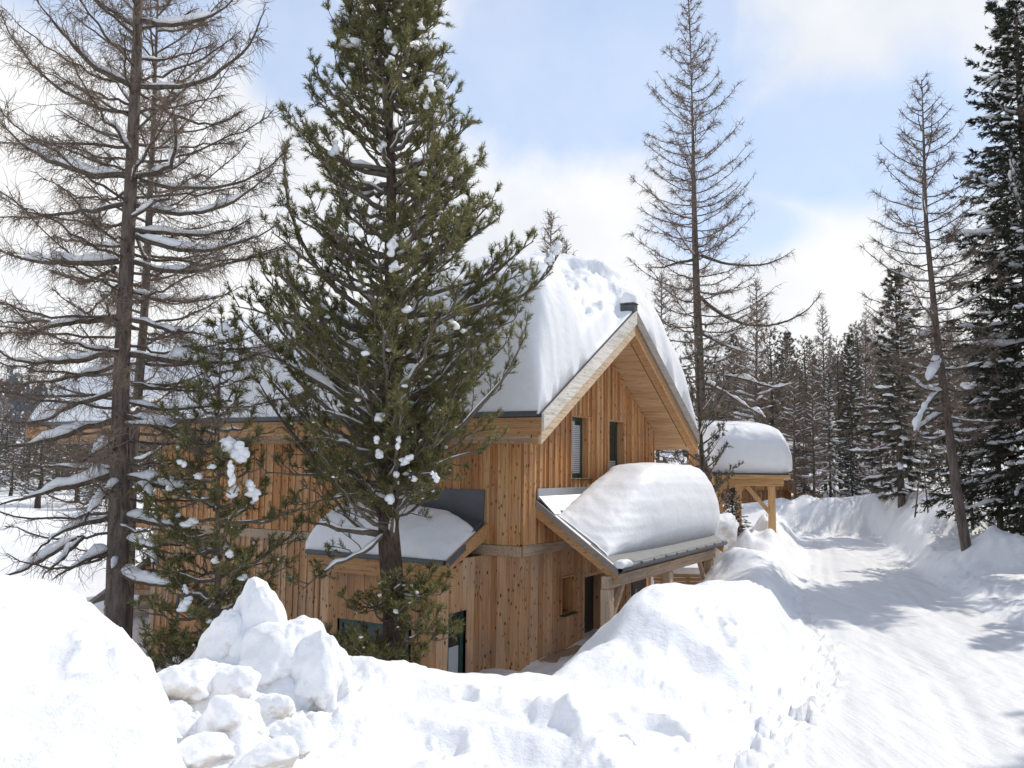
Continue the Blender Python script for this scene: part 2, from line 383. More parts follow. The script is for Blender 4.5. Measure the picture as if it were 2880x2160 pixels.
def terrain(x, y):
    x = np.asarray(x, float); y = np.asarray(y, float)
    shp = x.shape; x = x.ravel(); y = y.ravel()
    r = np.hypot(x, y)
    bw = .11 * np.minimum(r, 500) + .7
    num = np.zeros_like(x); den = np.zeros_like(x) + 1e-12
    for px, py, pz in _cp:
        w = np.exp(-((x - px) ** 2 + (y - py) ** 2) / (2 * bw ** 2)) + 1e-7 / (1 + (x - px) ** 2 + (y - py) ** 2)
        num += w * pz; den += w
    g = num / den
    n1 = fbm(v3(x * .22, y * .22), 3)
    g = g + n1 * .22 * sstep(9, 30, r) + fbm(v3(x * .03, y * .03, 5.), 3) * 2.5 * sstep(60, 200, r)
    near = r < 45
    xn, yn = x[near], y[near]
    best = np.full(xn.shape, -1e9)
    dmin = np.full(xn.shape, 1e9); zc = np.zeros_like(xn); zm = None
    for i in range(len(CREST) - 1):
        a, b = CREST[i], CREST[i + 1]; d = b[:2] - a[:2]; L2 = d @ d
        tt = ((xn - a[0]) * d[0] + (yn - a[1]) * d[1]) / L2; t = np.clip(tt, 0, 1)
        qx, qy = a[0] + t * d[0], a[1] + t * d[1]
        ds = np.hypot(xn - qx, yn - qy)
        side = (d[0] * (yn - a[1]) - d[1] * (xn - a[0])) > 0   # behind the crest
        k = np.where(side, a[4] + t * (b[4] - a[4]), a[3] + t * (b[3] - a[3]))
        z = a[2] + t * (b[2] - a[2])
        rr = np.where(side, .25, .35)
        h = z - k * (np.sqrt(ds ** 2 + rr ** 2) - rr)
        if i == 8:   # the smooth mound on the left ends in a steep flank of its own
            zm = zc - 1.5 * np.maximum(0, xn + .41 * yn); dmin = np.full(xn.shape, 1e9)
        up = ds < dmin
        zc = np.where(up, h, zc); dmin = np.where(up, ds, dmin)
    gn = g[near]
    hm = np.clip(.5 + .5 * (zc - zm) / .12, 0, 1); zc = zm * (1 - hm) + zc * hm + .12 * hm * (1 - hm)
    # smooth maximum of base and bank
    kx = .22
    hh = np.clip(.5 + .5 * (zc - gn) / kx, 0, 1)
    gn2 = gn * (1 - hh) + zc * hh + kx * hh * (1 - hh)
    for px, py, pz, pr, ph in PILES:
        w = np.exp(-((xn - px) ** 2 + (yn - py) ** 2) / (2 * (pr * .6) ** 2))
        gn2 = gn2 + ph * w * (1 + .35 * fbm(v3(xn * 1.7, yn * 1.7, 3.), 3))
    far_fade = sstep(45, 40, r[near])
    g[near] = gn2 * far_fade + gn * (1 - far_fade)
    # the road: flat, with ploughed edges
    xl, xr = road_l(y), road_r(y)
    endw = sstep(ROAD_END + 1.5, ROAD_END - 1, y)
    dl = xl - x; dr = x - xr
    do = np.maximum(dl, dr)
    on = (y > -8) & (y < ROAD_END + 2)
    rough = fbm(v3(x * 3.1, y * 3.1, 9.), 4)
    rise = ROADZ + np.maximum(do, 0) * np.where(dl > dr, .8, 1.0) + .10 * rough * sstep(0, .4, do)
    cap = np.where(do > 0, np.minimum(g, rise + 0 * x), ROADZ)
    capl = np.where(do > 0, cap + (ROADZ - cap) * sstep(.9, 0, do), ROADZ)
    rm = (xl + xr) / 2; rut = sum(np.exp(-((x - rm - o_ + .12 * np.sin(y * .35)) / .16) ** 2) for o_ in (-1.05, -.75, .65, .95))
    trk = -.035 * rut + .018 * fbm(v3((x - .3 * y) * 2.6, y * .35, 2.), 3) + .012 * rough
    capl = capl + np.where(do < .25, trk, 0)
    z = np.where(on, capl * endw + g * (1 - endw), g)
    # bumps, clods, dents
    amp = sstep(60, 20, r)
    lm = .5 * sstep(-.2, -1.2, x - .05 * y) * sstep(7, 5.6, y)  # smooth left mound
    offroad = sstep(0, .35, do)
    z = z + amp * offroad * (.045 * fbm(v3(x * 1.1, y * 1.1, 1.), 3) * (1 - .6 * lm) + .02 * (1 - .8 * lm) * fbm(v3(x * 4.3, y * 4.3, 4.), 3))
    clod = np.maximum(0, fbm(v3(x * 6.5, y * 6.5, 6.), 3) - .05)
    z = z + amp * .15 * clod * sstep(-.3, .0, dl) * sstep(1.1, .2, dl) * sstep(34, 8, y)
    z = z + amp * .05 * clod * sstep(.0, .3, dr) * sstep(2.2, .8, dr)
    lump = np.maximum(0, fbm(v3(x * 3.0, y * 3.0, 16.), 4) - .05)
    pz_ = sstep(7.9, 6.9, y) * sstep(5.2, 5.8, y) * sstep(-2.9, -2.3, x) * sstep(2.3, .5, x)
    z = z + .09 * lump * pz_
    for px, py, pz, pr, ph in BLK:          # loose snow heaped round the blocks
        w = pz - .15 * ph - .75 * np.maximum(0, np.hypot(x - px, y - py) - pr * .55) + .09 * rough + .05 * clod
        h_ = np.clip(.5 + .5 * (w - z) / .08, 0, 1); z = z * (1 - h_) + w * h_ + .08 * h_ * (1 - h_)
    for px, py, pz, pr, ph in DENTS:
        w = np.exp(-(((x - px) ** 2 + (y - py) ** 2) / (pr ** 2)) ** 1.6)
        z = z - ph * w + ph * .35 * np.exp(-((np.hypot(x - px, y - py) - pr * 1.25) / (pr * .35)) ** 2)
    return z.reshape(shp)
def gz(x, y): return float(terrain(np.array([x]), np.array([y]))[0])

def build_terrain():
    naz, nr = 860, 640
    azs = np.radians(np.linspace(-52, 52, naz)); rs = 2.0 * (1100 / 2.0) ** (np.linspace(0, 1, nr) ** .93)
    Rr, A = np.meshgrid(rs, azs, indexing='ij')
    x, y = Rr * np.sin(A), Rr * np.cos(A)
    z = terrain(x, y)
    V = np.stack([x, y, z], -1)
    dr_ = np.gradient(V, axis=0); da = np.gradient(V, axis=1)
    Nn = np.cross(da, dr_); Nn /= np.linalg.norm(Nn, axis=-1, keepdims=True); Nn *= np.sign(Nn[..., 2:3])
    idx = np.arange(nr * naz).reshape(nr, naz)
    q = np.stack([idx[:-1, :-1], idx[:-1, 1:], idx[1:, 1:], idx[1:, :-1]], -1)
    xc, yc = x[:-1, :-1], y[:-1, :-1]
    do = np.maximum(road_l(yc) - xc, xc - road_r(yc))
    road = (do < .12) & (yc < ROAD_END) & (yc > 2)
    bank = (~road) & (np.hypot(xc, yc) < 19) & (xc < road_l(yc) + .2)
    gh = ~(road | bank)
    # coarse sheet round the rest of the circle
    az2 = np.radians(np.linspace(52, 308, 60)); rs2 = rs[::8]
    R2, A2 = np.meshgrid(rs2, az2, indexing='ij')
    V2 = np.stack([R2 * np.sin(A2), R2 * np.cos(A2), terrain(R2 * np.sin(A2), R2 * np.cos(A2))], -1)
    i2 = np.arange(V2.shape[0] * V2.shape[1]).reshape(V2.shape[:2])
    q2 = np.stack([i2[:-1, :-1], i2[:-1, 1:], i2[1:, 1:], i2[1:, :-1]], -1).reshape(-1, 4)
    for name, msk, mat in (('road', road, 'road'), ('snow_bank', bank, 'snow_bank'), ('snow_ground', gh, 'snow')):
        f = q[msk]; used = np.unique(f); mp = np.zeros(nr * naz, int); mp[used] = np.arange(len(used))
        VV = V.reshape(-1, 3)[used]; NN = Nn.reshape(-1, 3)[used]; ff = [mp[f]]
        if name == 'snow_ground':
            ff = [np.concatenate([mp[f], q2 + len(VV)])]; VV = np.concatenate([VV, V2.reshape(-1, 3)])
            NN = np.concatenate([NN, np.tile([[0, 0, 1.]], (len(V2.reshape(-1, 3)), 1))])
        o = mesh_np(name, VV, ff, MAT[mat])
        o.data.normals_split_custom_set_from_vertices(NN.astype(np.float32).tolist())
        tag(o, {'road': 'ploughed road of packed snow winding away between snow banks', 'snow_bank': 'ploughed snow bank heaped along the near side of the road', 'snow_ground': 'deep snow covering the ground around the chalet and under the trees'}[name], kind='structure')
MAT['snow_bank'] = snow_mat('bank_snow', dirt=.25, b1=.5, fine=.4)
build_terrain()

# ------------------------------------------------------------------ blocks of ploughed snow
def snow_block(px, py, d, rx, rz, label, ry=None, lean=0.0, sharp=1.0, seed=0, mat='snow_dirty', pit=.12):
    """px,py: centre of the block in the picture; rx, rz: half sizes in metres"""
    c = at(px, py, d); ry = ry or rx * .9
    n = 40
    th = np.linspace(0, np.pi, n); ph = np.linspace(0, 2 * np.pi, 2 * n, endpoint=False)
    T, P = np.meshgrid(th, ph, indexing='ij')
    D = np.stack([np.sin(T) * np.cos(P), np.sin(T) * np.sin(P), np.cos(T)], -1)
    # facetted lump: support of a few random planes, softened
    rs_ = np.random.default_rng(seed + 100)
    pl = unit(rs_.normal(size=(11, 3))); off = rs_.uniform(.72, 1.05, 11)
    proj_ = np.maximum(D @ pl.T, 1e-3) / off
    rad = (np.sum(proj_ ** 4.2, -1)) ** (-1 / 4.2) * 1.12
    rad = np.minimum(rad, 1.3)
    low_ = sstep(.25, -.5, D[..., 2])
    rad = rad * (1 + .17 * fbm(D * 1.5 + seed * 3.1, 3) + (.02 + pit * low_) * fbm(D * 5 + seed, 4) + .03 * low_ * fbm(D * 13 + seed, 2))
    Vv = D * rad[..., None]
    w = (1 - .32 * sharp * np.clip(Vv[..., 2], -.5, 1.2))
    X = Vv[..., 0] * rx * w + lean * np.clip(Vv[..., 2], -1, 1.3) * rx; Y = Vv[..., 1] * ry * w; Z = Vv[..., 2] * rz
    V = np.stack([X, Y, Z], -1).reshape(-1, 3)
    m2 = 2 * n; idx = np.arange(n * m2).reshape(n, m2)
    F = np.stack([idx[:-1], np.roll(idx, -1, 1)[:-1], np.roll(idx, -1, 1)[1:], idx[1:]], -1).reshape(-1, 4)[:, ::-1]
    o = mesh_np('snow_block', V, [F], MAT[mat], loc=tuple(c))
    tag(o, label, 'snow block', 'ploughed snow blocks on the bank')
for a in SB:
    snow_block(a[0], a[1], a[2], a[3], a[4], a[5], a[6], a[7], a[8], a[9])
snow_block(2005, 1505, 25.5, .75, .55, 'sandy brown ploughed lump on the bank between porch and carport', None, 0, .3, 31)
snow_block(1750, 2120, 7.0, .16, .12, 'yellowish broken snow lump lying in the hollow of the bank', None, 0, .4, 32)
snow_block(1650, 2140, 6.9, .10, .08, 'small clean snow lump left of the yellowish broken lump', None, 0, .4, 33)

# ------------------------------------------------------------------ the chalet (local x = along gable, y = along ridge)
HRZ = math.pi / 2 - YAW
chalet = empty('chalet', tuple(HO), HRZ, label='large larch-boarded chalet with steep gabled roof behind the big stone pine', cat='chalet')
W, LEN, RU, RZ, SL = 7.35, 11.1, 3.7, 7.9, .579
EU0, EU1, RV0, RV1 = -1.0, 8.42, -1.03, 15.7
def rz(u): return RZ - SL * abs(u - RU)
def boards_x(m, x0, x1, y, z0, ztop, w=.20, out=-1, th=.022, bat=True, seed=1, holes=()):
    """vertical board-and-batten cladding along x at y, facing out (-1: -y)"""
    rr = random.Random(seed); x = x0
    while x < x1 - .01:
        ww = min(w * rr.uniform(.8, 1.2), x1 - x)
        if x1 - x - ww < .06: ww = x1 - x
        segs = [(z0, min(ztop(x), ztop(x + ww)))]
        for hx0, hx1, hz0, hz1 in holes:
            if x + ww > hx0 + .01 and x < hx1 - .01:
                ns = []
                for a, b in segs:
                    if hz0 > a: ns.append((a, min(b, hz0)))
                    if hz1 < b: ns.append((max(a, hz1), b))
                segs = ns
        for a, b in segs:
            if b - a > .02:
                j = rr.uniform(0, .006)
                m.box(x + .003, x + ww - .003, y + out * (th + j), y, a, b)
                if bat and ww > .1:
                    m.box(x + ww - .032, x + ww + .026, y + out * (th + .036 + j), y + out * (th + j - .001), a + (.012 if a > z0 else 0), b)
        x += ww
def boards_y(m, y0, y1, x, z0, ztop, w=.20, out=-1, th=.022, bat=True, seed=1, holes=()):
    rr = random.Random(seed); y = y0
    while y < y1 - .01:
        ww = min(w * rr.uniform(.8, 1.2), y1 - y)
        if y1 - y - ww < .06: ww = y1 - y
        segs = [(z0, ztop)]
        for hx0, hx1, hz0, hz1 in holes:
            if y + ww > hx0 + .01 and y < hx1 - .01:
                ns = []
                for a, b in segs:
                    if hz0 > a: ns.append((a, min(b, hz0)))
                    if hz1 < b: ns.append((max(a, hz1), b))
                segs = ns
        for a, b in segs:
            if b - a > .02:
                j = rr.uniform(0, .006)
                m.box(x + out * (th + j), x, y + .003, y + ww - .003, a, b)
                if bat and ww > .1:
                    m.box(x + out * (th + .022 + j), x + out * (th + j - .001), y + ww - .03, y + ww + .024, a, b)
        y += ww
SOF = .64  # vertical depth from roof top to soffit
OV = .07   # the upper storey stands proud of the lower
up_holes = [(2.16, 3.16, 3.9, 5.33), (4.36, 5.36, 3.9, 5.33)]
m = MB(); boards_x(m, .0, W, -OV, 2.56, lambda x: rz(x) - SOF - .02, .235, seed=3, holes=up_holes)
m.build('gable_wall', MAT['board'], chalet)['label'] = 'upper gable wall of orange larch boards and raised battens'
m = MB(); boards_y(m, -OV, LEN, -OV, 2.56, 4.80, .23, seed=5, bat=True)
m.build('wall', MAT['board'], chalet)['label'] = 'upper long wall of vertical larch boards under the eaves'
# body inside the boards, with real window openings (built from strips)
def core(m, holes, x0, x1, z0, z1, d0, d1, gable=False):
    xs = sorted({x0, x1, *[h[0] for h in holes], *[h[1] for h in holes]}); 
    for a, b in zip(xs[:-1], xs[1:]):
        hs = sorted([h for h in holes if h[0] <= a + 1e-6 and h[1] >= b - 1e-6], key=lambda h: h[2]); z = z0
        for h in hs:
            m.box(a, b, d0, d1, z, h[2]); z = h[3]
        m.box(a, b, d0, d1, z, z1)
low_holes = [(1.816, 2.47, .93, 1.74), (3.05, 4.24, -.6, 1.66)]
m = MB(); core(m, up_holes, 0, W, 2.58, 5.36, -OV, .32)
m.prism([(0.0, 5.36), (W, 5.36), (RU, rz(RU) - SOF - .1)], 1, -OV, .3)
m.box(-OV, .32, .32, LEN, 2.58, 4.7); m.box(W - .3, W, .32, LEN, -.5, 4.95); m.box(.32, W - .3, LEN - .3, LEN, -1.5, 6.2)
core(m, low_holes, 0, W, -.8, 2.44, 0.0, .36); m.box(0, .32, .36, LEN, -1.6, 2.44); m.box(.32, W - .3, .4, LEN - .3, 2.46, 2.56)
m.build('wall_core', MAT['board'], chalet)
m = MB(); boards_x(m, 0, W, 0, -.8, lambda x: 2.32, .21, seed=9, bat=False, th=.03, holes=low_holes)
for x in np.arange(.35, W, .43):
    if not any(h[0] - .1 < x < h[1] + .1 for h in low_holes): m.box(x, x + .07, -.055, -.029, -.8, 2.32)
m.build('wall', MAT['board_low'], chalet)['label'] = 'lower wall of the gable end under the porch roof, weathered boards'
m = MB(); boards_y(m, 0, LEN, 0, -1.7, 2.36, .21, seed=11, bat=True, th=.028, holes=[(8.6, 10.2, -1.7, .75)])
m.build('wall', MAT['board_low'], chalet)['label'] = 'lower long wall of knotty weathered boards'
m = MB(); m.box(-.11, W, -.10, -.0, 2.33, 2.55); m.box(-.10, 0, -.10, LEN, 2.33, 2.55)
m.build('ring_beam', MAT['beam'], chalet, bevel=.01)
# roof
m = MB()
for s in (-1, 1):
    e = EU0 if s < 0 else EU1
    P = [(RU, rz(RU)), (e, rz(e)), (e, rz(e) - .10), (RU, rz(RU) - .10)]
    m.prism(P if s > 0 else P[::-1], 1, RV0, RV1)
roof = m.build('roof', MAT['slate'], chalet)
m = MB()
rr = random.Random(4)
for s in (-1, 1):                                                     # soffit boards run along the ridge
    e = (EU0 + .25) if s < 0 else (EU1 - .25)
    n = int(abs(e - RU) / .125)
    for i in range(n):
        a = RU + (e - RU) * i / n; b = RU + (e - RU) * (i + 1) / n; a2 = a + (b - a) * .06
        za, zb = rz(a2) - SOF, rz(b) - SOF
        P = [(a2, za), (b, zb), (b, zb + .03), (a2, za + .03)]
        m.prism(P if s > 0 else P[::-1], 1, RV0 + .22, RV1 - .2)
m.build('soffit', MAT['soffit'], roof)
for s, mt, lab in ((-1, 'barge_pale', 'weathered barge board along the left rake, coloured pale as if sunlit'), (1, 'barge_grey', 'greyed barge board along the right rake')):
    e = EU0 if s < 0 else EU1
    m = MB()
    def rake(d0, d1, v0, v1):
        P = [(RU, rz(RU) - d0), (e, rz(e) - d0), (e, rz(e) - d1), (RU, rz(RU) - d1)]
        m.prism(P if s > 0 else P[::-1], 1, v0, v1)
    rake(.015, .33, RV0 - .05, RV0 - .001)
    o = m.build('barge_board', MAT[mt], roof); o['label'] = lab
    m = MB(); rake(.335, .60, RV0 + .0, RV0 + .07)
    o = m.build('barge_trim', MAT['barge_trim' if s < 0 else 'fascia'], roof)
    m = MB(); rake(.34, .62, RV0 + .07, RV0 + .2); m.build('rafter', MAT['fascia'], roof)
m = MB(); m.box(EU0 - .035, EU0, RV0, RV1, rz(EU0) - .42, rz(EU0) - .09); m.box(EU1, EU1 + .035, RV0, RV1, rz(EU1) - .42, rz(EU1) - .09)
m.build('fascia', MAT['fascia'], roof)
m = MB(); m.box(-.28, -.12, -.6, RV1 - .3, 4.62, 4.86); m.box(EU0 + .02, EU0 + .1, RV0 + .25, RV1 - .2, 4.70, 4.80)
m.build('purlin', MAT['beam'], roof, bevel=.01)
m = MB(); m.box(RU - .12, RU + .12, RV0 - .02, RV0 + .34, RZ - .06, RZ + .15); m.box(RU - .14, RU + .14, RV0 - .04, RV0 + .36, RZ + .15, RZ + .185)
m.build('ridge_cap', MAT['slate'], roof, bevel=.02)
m = MB(); m.tubes(np.array([[(EU0 - .06, RV0 + .05, rz(EU0) - .02), (EU0 - .06, RV1, rz(EU0) - .02)]]), np.array([[.055, .055]]), 8)
m.build('gutter', MAT['zinc_dark'], roof, smooth=True)

# windows of the gable: recessed, with frame, pane, blind and sill
def window(x0, x1, z0, z1, dep, blind=None, sill=True, frame='green'):
    m = MB(); t = .11; d0, d1 = dep - .06, dep
    m.box(x0, x0 + t, d0, d1, z0, z1); m.box(x1 - t, x1, d0, d1, z0, z1); m.box(x0 + t, x1 - t, d0, d1, z0, z0 + t); m.box(x0 + t, x1 - t, d0, d1, z1 - t, z1)
    fr = m.build('window', MAT[frame], chalet, bevel=.006)
    m = MB(); m.box(x0 + t, x1 - t, d0 + .02, d0 + .03, z0 + t, z1 - t); m.build('pane', MAT['glass'], fr)
    if blind:
        m = MB(); z = z0 + t
        while z < z0 + t + (z1 - z0 - 2 * t) * blind:
            m.box(x0 + t + .02, x1 - t - .02, d0 + .004, d0 + .016, z, z + .035); z += .045
        m.build('blind', MAT['blind'], fr)
    if sill:
        m = MB(); m.prism([(-OV - .10, z0 - .035), (-OV - .10, z0 - .02), (d0, z0 + .01), (d0, z0 - .03)], 0, x0 - .03, x1 + .03); m.build('sill', MAT['green'], fr)
    m = MB(); m.box(x0, x1, dep, dep + .02, z0, z1); m.build('room', MAT['dark_in'], fr)
    # boarded reveals
    m = MB(); m.box(x0 - .001, x0 + .022, -OV + .002, d0, z0, z1); m.box(x1 - .022, x1 + .001, -OV + .002, d0, z0, z1); m.box(x0, x1, -OV + .002, d0, z1 - .022, z1)
    m.build('reveal', MAT['board'], fr)
    return fr
window(2.16, 3.16, 3.9, 5.33, .15, .92)
window(4.36, 5.36, 3.9, 5.33, .19, .25)
window(1.816, 2.47, .93, 1.74, .34)
m = MB(); m.box(3.08, 4.21, .26, .31, -.6, 1.63); dr = m.build('door', MAT['door'], chalet, bevel=.01); dr['label'] = 'dark front door deep in its opening under the porch'
m = MB(); m.tubes(np.array([[(3.3, .2, .62), (3.3, .2, .72), (3.3, .26, .72)]]), np.array([[.014] * 3]), 6); m.build('handle', MAT['steel'], dr, smooth=True)
m = MB(); m.box(4.19, 4.245, -.03, .3, -.6, 1.66); m.box(3.05, 3.07, -.03, .3, -.6, 1.66); m.box(3.07, 4.19, -.03, .3, 1.60, 1.66); m.build('door_frame', MAT['board_low'], dr)
m = MB(); m.box(5.9, 6.9, -.065, -.035, -.6, 1.6); d2 = m.build('door', MAT['door'], chalet); d2['label'] = 'second dark door further along under the porch, behind the posts'
m = MB(); m.tubes(np.array([[(6.05, -.10, .5), (6.05, -.10, 1.0)]]), np.array([[.015, .015]]), 6); m.build('handle', MAT['steel'], d2, smooth=True)

# porch: roof on the gable side, sloping towards -y
PV = -1.92; PZ0, PSL = 3.53, .675
PX0, PX1 = .47, 7.72
def pz(v): return PZ0 + PSL * v
m = MB(); m.prism([(-OV - .06, pz(-OV - .06)), (PV, pz(PV)), (PV, pz(PV) - .06), (-OV - .06, pz(-OV - .06) - .06)], 0, PX0, PX1)
porch = m.build('porch_roof', MAT['zinc'], chalet)
m = MB(); m.box(PX0 + .02, PX1, -OV - .105, -OV - .075, PZ0 - .07, 3.70)
m.prism([(-OV - .105, PZ0 + .01), (-.55, pz(-.55) + .03), (-.55, pz(-.55) + .005), (-OV - .105, PZ0 - .03)], 0, PX0 + .05, PX1)
for k in range(9): m.box(PX0 + .4 + k * .85, PX0 + .425 + k * .85, -.56, -.12, pz(-.5) + .02, pz(-.5) + .06)
m.build('flashing', MAT['zinc'], porch)
m = MB(); m.prism([(-1.35, pz(-1.35) + .008), (PV - .02, pz(PV - .02) + .008), (PV - .02, pz(PV - .02) + .003), (-1.35, pz(-1.35) + .003)], 0, PX0 + .05, PX1 - .03); m.build('eaves_sheet', MAT['zinc_dark'], porch)
for x, mt in ((PX0, 'barge_grey'), (PX1 - .04, 'fascia')):
    m = MB(); m.prism([(-OV - .05, pz(-OV) - .005), (PV - .05, pz(PV - .05) - .005), (PV - .05, pz(PV - .05) - .15), (-OV - .05, pz(-OV) - .15)], 0, x - .04, x)
    m.build('barge_board', MAT[mt], porch)
    m = MB(); m.prism([(-OV - .05, pz(-OV) - .155), (PV - .02, pz(PV) - .155), (PV - .02, pz(PV) - .32), (-OV - .05, pz(-OV) - .36)], 0, x - .01, x + .06)
    m.build('rafter', MAT['fascia'], porch)
m = MB()
for k in range(16): m.prism([(-OV - .08, pz(-.15) - .07), (PV + .03, pz(PV + .03) - .07), (PV + .03, pz(PV + .03) - .09), (-OV - .08, pz(-.15) - .09)], 0, PX0 + .03 + k * .45, PX0 + .47 + k * .45)
m.build('soffit', MAT['soffit'], porch)
m = MB(); g0, g1 = PX0 + .02, PX1 - .02
m.tubes(np.array([[(g0, PV - .07, pz(PV) - .05), (g1, PV - .07, pz(PV) - .05)]]), np.array([[.07, .07]]), 10)
for k in range(10): m.box(g0 + .3 + k * .72, g0 + .33 + k * .72, PV - .15, PV - .02, pz(PV) - .02, pz(PV) + .012)
m.build('gutter', MAT['zinc_dark'], porch, smooth=True)
m = MB(); m.box(.30, 7.35, -1.84, -1.68, 1.80, 2.04); m.build('porch_beam', MAT['beam'], chalet, bevel=.012)
for x in (.42, 3.85, 6.98):
    m = MB(); m.box(x - .12, x + .12, -1.86, -1.66, -.4, 1.795); p = m.build('porch_post', MAT['post'], chalet, bevel=.015)
    if x < 1:
        m = MB(); m.bar((x + .12, -1.76, 1.1), (x + .75, -1.76, 1.80), .09, .1); m.build('brace', MAT['post'], p)
    elif x > 6:
        m = MB(); m.bar((x - .12, -1.76, 1.0), (x - .8, -1.76, 1.80), .09, .1); m.build('brace', MAT['post'], p)
# railing / bench on the porch
m = MB(); m.box(.72, 2.75, -.52, -.10, .12, .18); m.box(.72, 2.75, -.56, -.5, .02, .12)
bench = m.build('bench', MAT['beam'], None, bevel=.01); bench.parent = chalet
bench.parent = None; bench.location = tuple(HO); bench.rotation_euler = (0, 0, HRZ); tag(bench, 'plain wooden bench along the porch wall under the small window', 'bench')
for x in (.78, 2.6):
    m = MB(); m.box(x, x + .08, -.5, -.14, -.45, .119); m.build('leg', MAT['beam'], bench)

# lean-to bay on the long side
LV0, LV1, LU = .72, 4.25, -1.52
LZ0, LSL = 3.02, .455
def lz(u): return LZ0 + LSL * u
m = MB(); m.prism([(-.12, lz(-.12)), (-.12, lz(-.12) - .06), (LU, lz(LU) - .06), (LU, lz(LU))], 1, LV0, LV1)
bay = m.build('bay_roof', MAT['zinc_dark'], chalet)
m = MB(); m.box(-.14, -.105, LV0 + .05, LV1, LZ0 - .12, 3.66); m.prism([(-.14, LZ0 + .03), (-.75, lz(-.75) + .035), (-.75, lz(-.75) + .005), (-.14, LZ0 - .06)][::-1], 1, LV0 + .05, LV1 - .05); m.build('flashing', MAT['zinc_dark'], bay)  # shade of this side put into the flashing by the darker zinc
m = MB(); m.prism([(-.02, lz(-.02) + .02), (-.02, lz(-.02) - .30), (LU - .03, lz(LU) - .20), (LU - .03, lz(LU) + .02)], 1, LV0 - .045, LV0 - .002); m.build('barge_board', MAT['fascia'], bay)
m = MB(); m.prism([(LU * .62, lz(LU * .62) + .03), (LU * .62, lz(LU * .62) - .09), (LU - .04, lz(LU) - .12), (LU - .04, lz(LU) + .03)], 1, LV0 - .06, LV0 - .046); m.build('barge_cover', MAT['zinc_dark'], bay)
m = MB(); m.box(LU - .03, LU + .01, LV0, LV1, lz(LU) - .30, lz(LU) - .06); m.box(LU + .02, LU + .16, LV0 - .02, LV1, lz(LU) - .40, lz(LU) - .30); m.build('fascia', MAT['fascia'], bay)
m = MB(); m.tubes(np.array([[(LU - .07, LV0, lz(LU) - .02), (LU - .07, LV1, lz(LU) - .02)]]), np.array([[.05, .05]]), 8); m.build('gutter', MAT['zinc_dark'], bay, smooth=True)
BX = -1.24
m = MB()
boards_x(m, BX, -.03, LV0 + .12, -.9, lambda x: min(2.32, lz(x) - .30), .22, seed=21, bat=False, th=.028, holes=[(-1.2, -.66, -.9, 1.30)])
boards_y(m, LV0 + .12, LV1 - .15, BX, -1.2, 1.95, .22, seed=22, bat=False, th=.028, holes=[(1.75, 3.6, -1.2, .95)])
m.build('bay_wall', MAT['board_low'], chalet)['label'] = 'walls of the low bay on the long side, knotty weathered boards'
m = MB(); m.box(BX + .05, -.02, LV0 + .25, LV1 - .2, -1.2, 1.9); m.build('wall_core', MAT['dark_in'], chalet)
m = MB(); t = .06
m.box(-1.2, -1.2 + t, LV0 + .17, LV0 + .23, -.9, 1.30); m.box(-.66 - .10, -.66, LV0 + .15, LV0 + .23, -.9, 1.30); m.box(-1.2 + t, -.76, LV0 + .17, LV0 + .23, 1.22, 1.30)
w = m.build('window', MAT['green'], chalet, bevel=.005); w['label'] = 'tall narrow green-framed window in the end of the low bay'
m = MB(); m.box(-1.2 + t, -.76, LV0 + .2, LV0 + .21, -.9, 1.22); m.build('pane', MAT['glass'], w)
m = MB(); m.box(-1.2 + t + .01, -.77, LV0 + .192, LV0 + .199, -.9, .62); m.build('blind', MAT['blind'], w)
m = MB(); m.box(BX - .01, BX + .04, 1.78, 1.86, -1.2, .95); m.box(BX - .01, BX + .04, 3.5, 3.58, -1.2, .95); m.box(BX - .01, BX + .04, 1.86, 3.5, .87, .95)
w = m.build('window', MAT['green'], chalet); m = MB(); m.box(BX + .02, BX + .03, 1.86, 3.5, -1.2, .87); m.build('pane', MAT['glass'], w)
m = MB(); m.box(-.02, .05, 8.6, 8.68, -1.7, .75); m.box(-.02, .05, 10.12, 10.2, -1.7, .75); m.box(-.02, .05, 8.68, 10.12, .67, .75); m.box(-.12, .05, 8.5, 10.3, -1.0, -.93)
w = m.build('window', MAT['green'], chalet); w['label'] = 'wide ground-floor window with a green frame near the far corner'
m = MB(); m.box(.02, .03, 8.68, 10.12, -.93, .67); m.build('pane', MAT['glass'], w)
m = MB(); m.box(-.09, .09, LEN - .12, LEN + .06, -1.7, 4.7); m.build('corner_board', MAT['post'], chalet)
# open balcony under the long eaves
m = MB(); m.box(-.02, .16, LEN + .06, 12.7, 2.35, 2.62); m.box(3.4, 3.55, LEN + .02, 12.7, 2.35, 2.6)
for k in range(8): m.box(-.02, 3.5, LEN + .1 + k * .19, LEN + .275 + k * .19, 2.62, 2.66)
bal = m.build('balcony', MAT['board'], chalet)
for v in (12.6,):
    m = MB(); m.box(0, .14, v - .07, v + .07, -1.7, 4.75); m.build('balcony_post', MAT['post'], chalet)

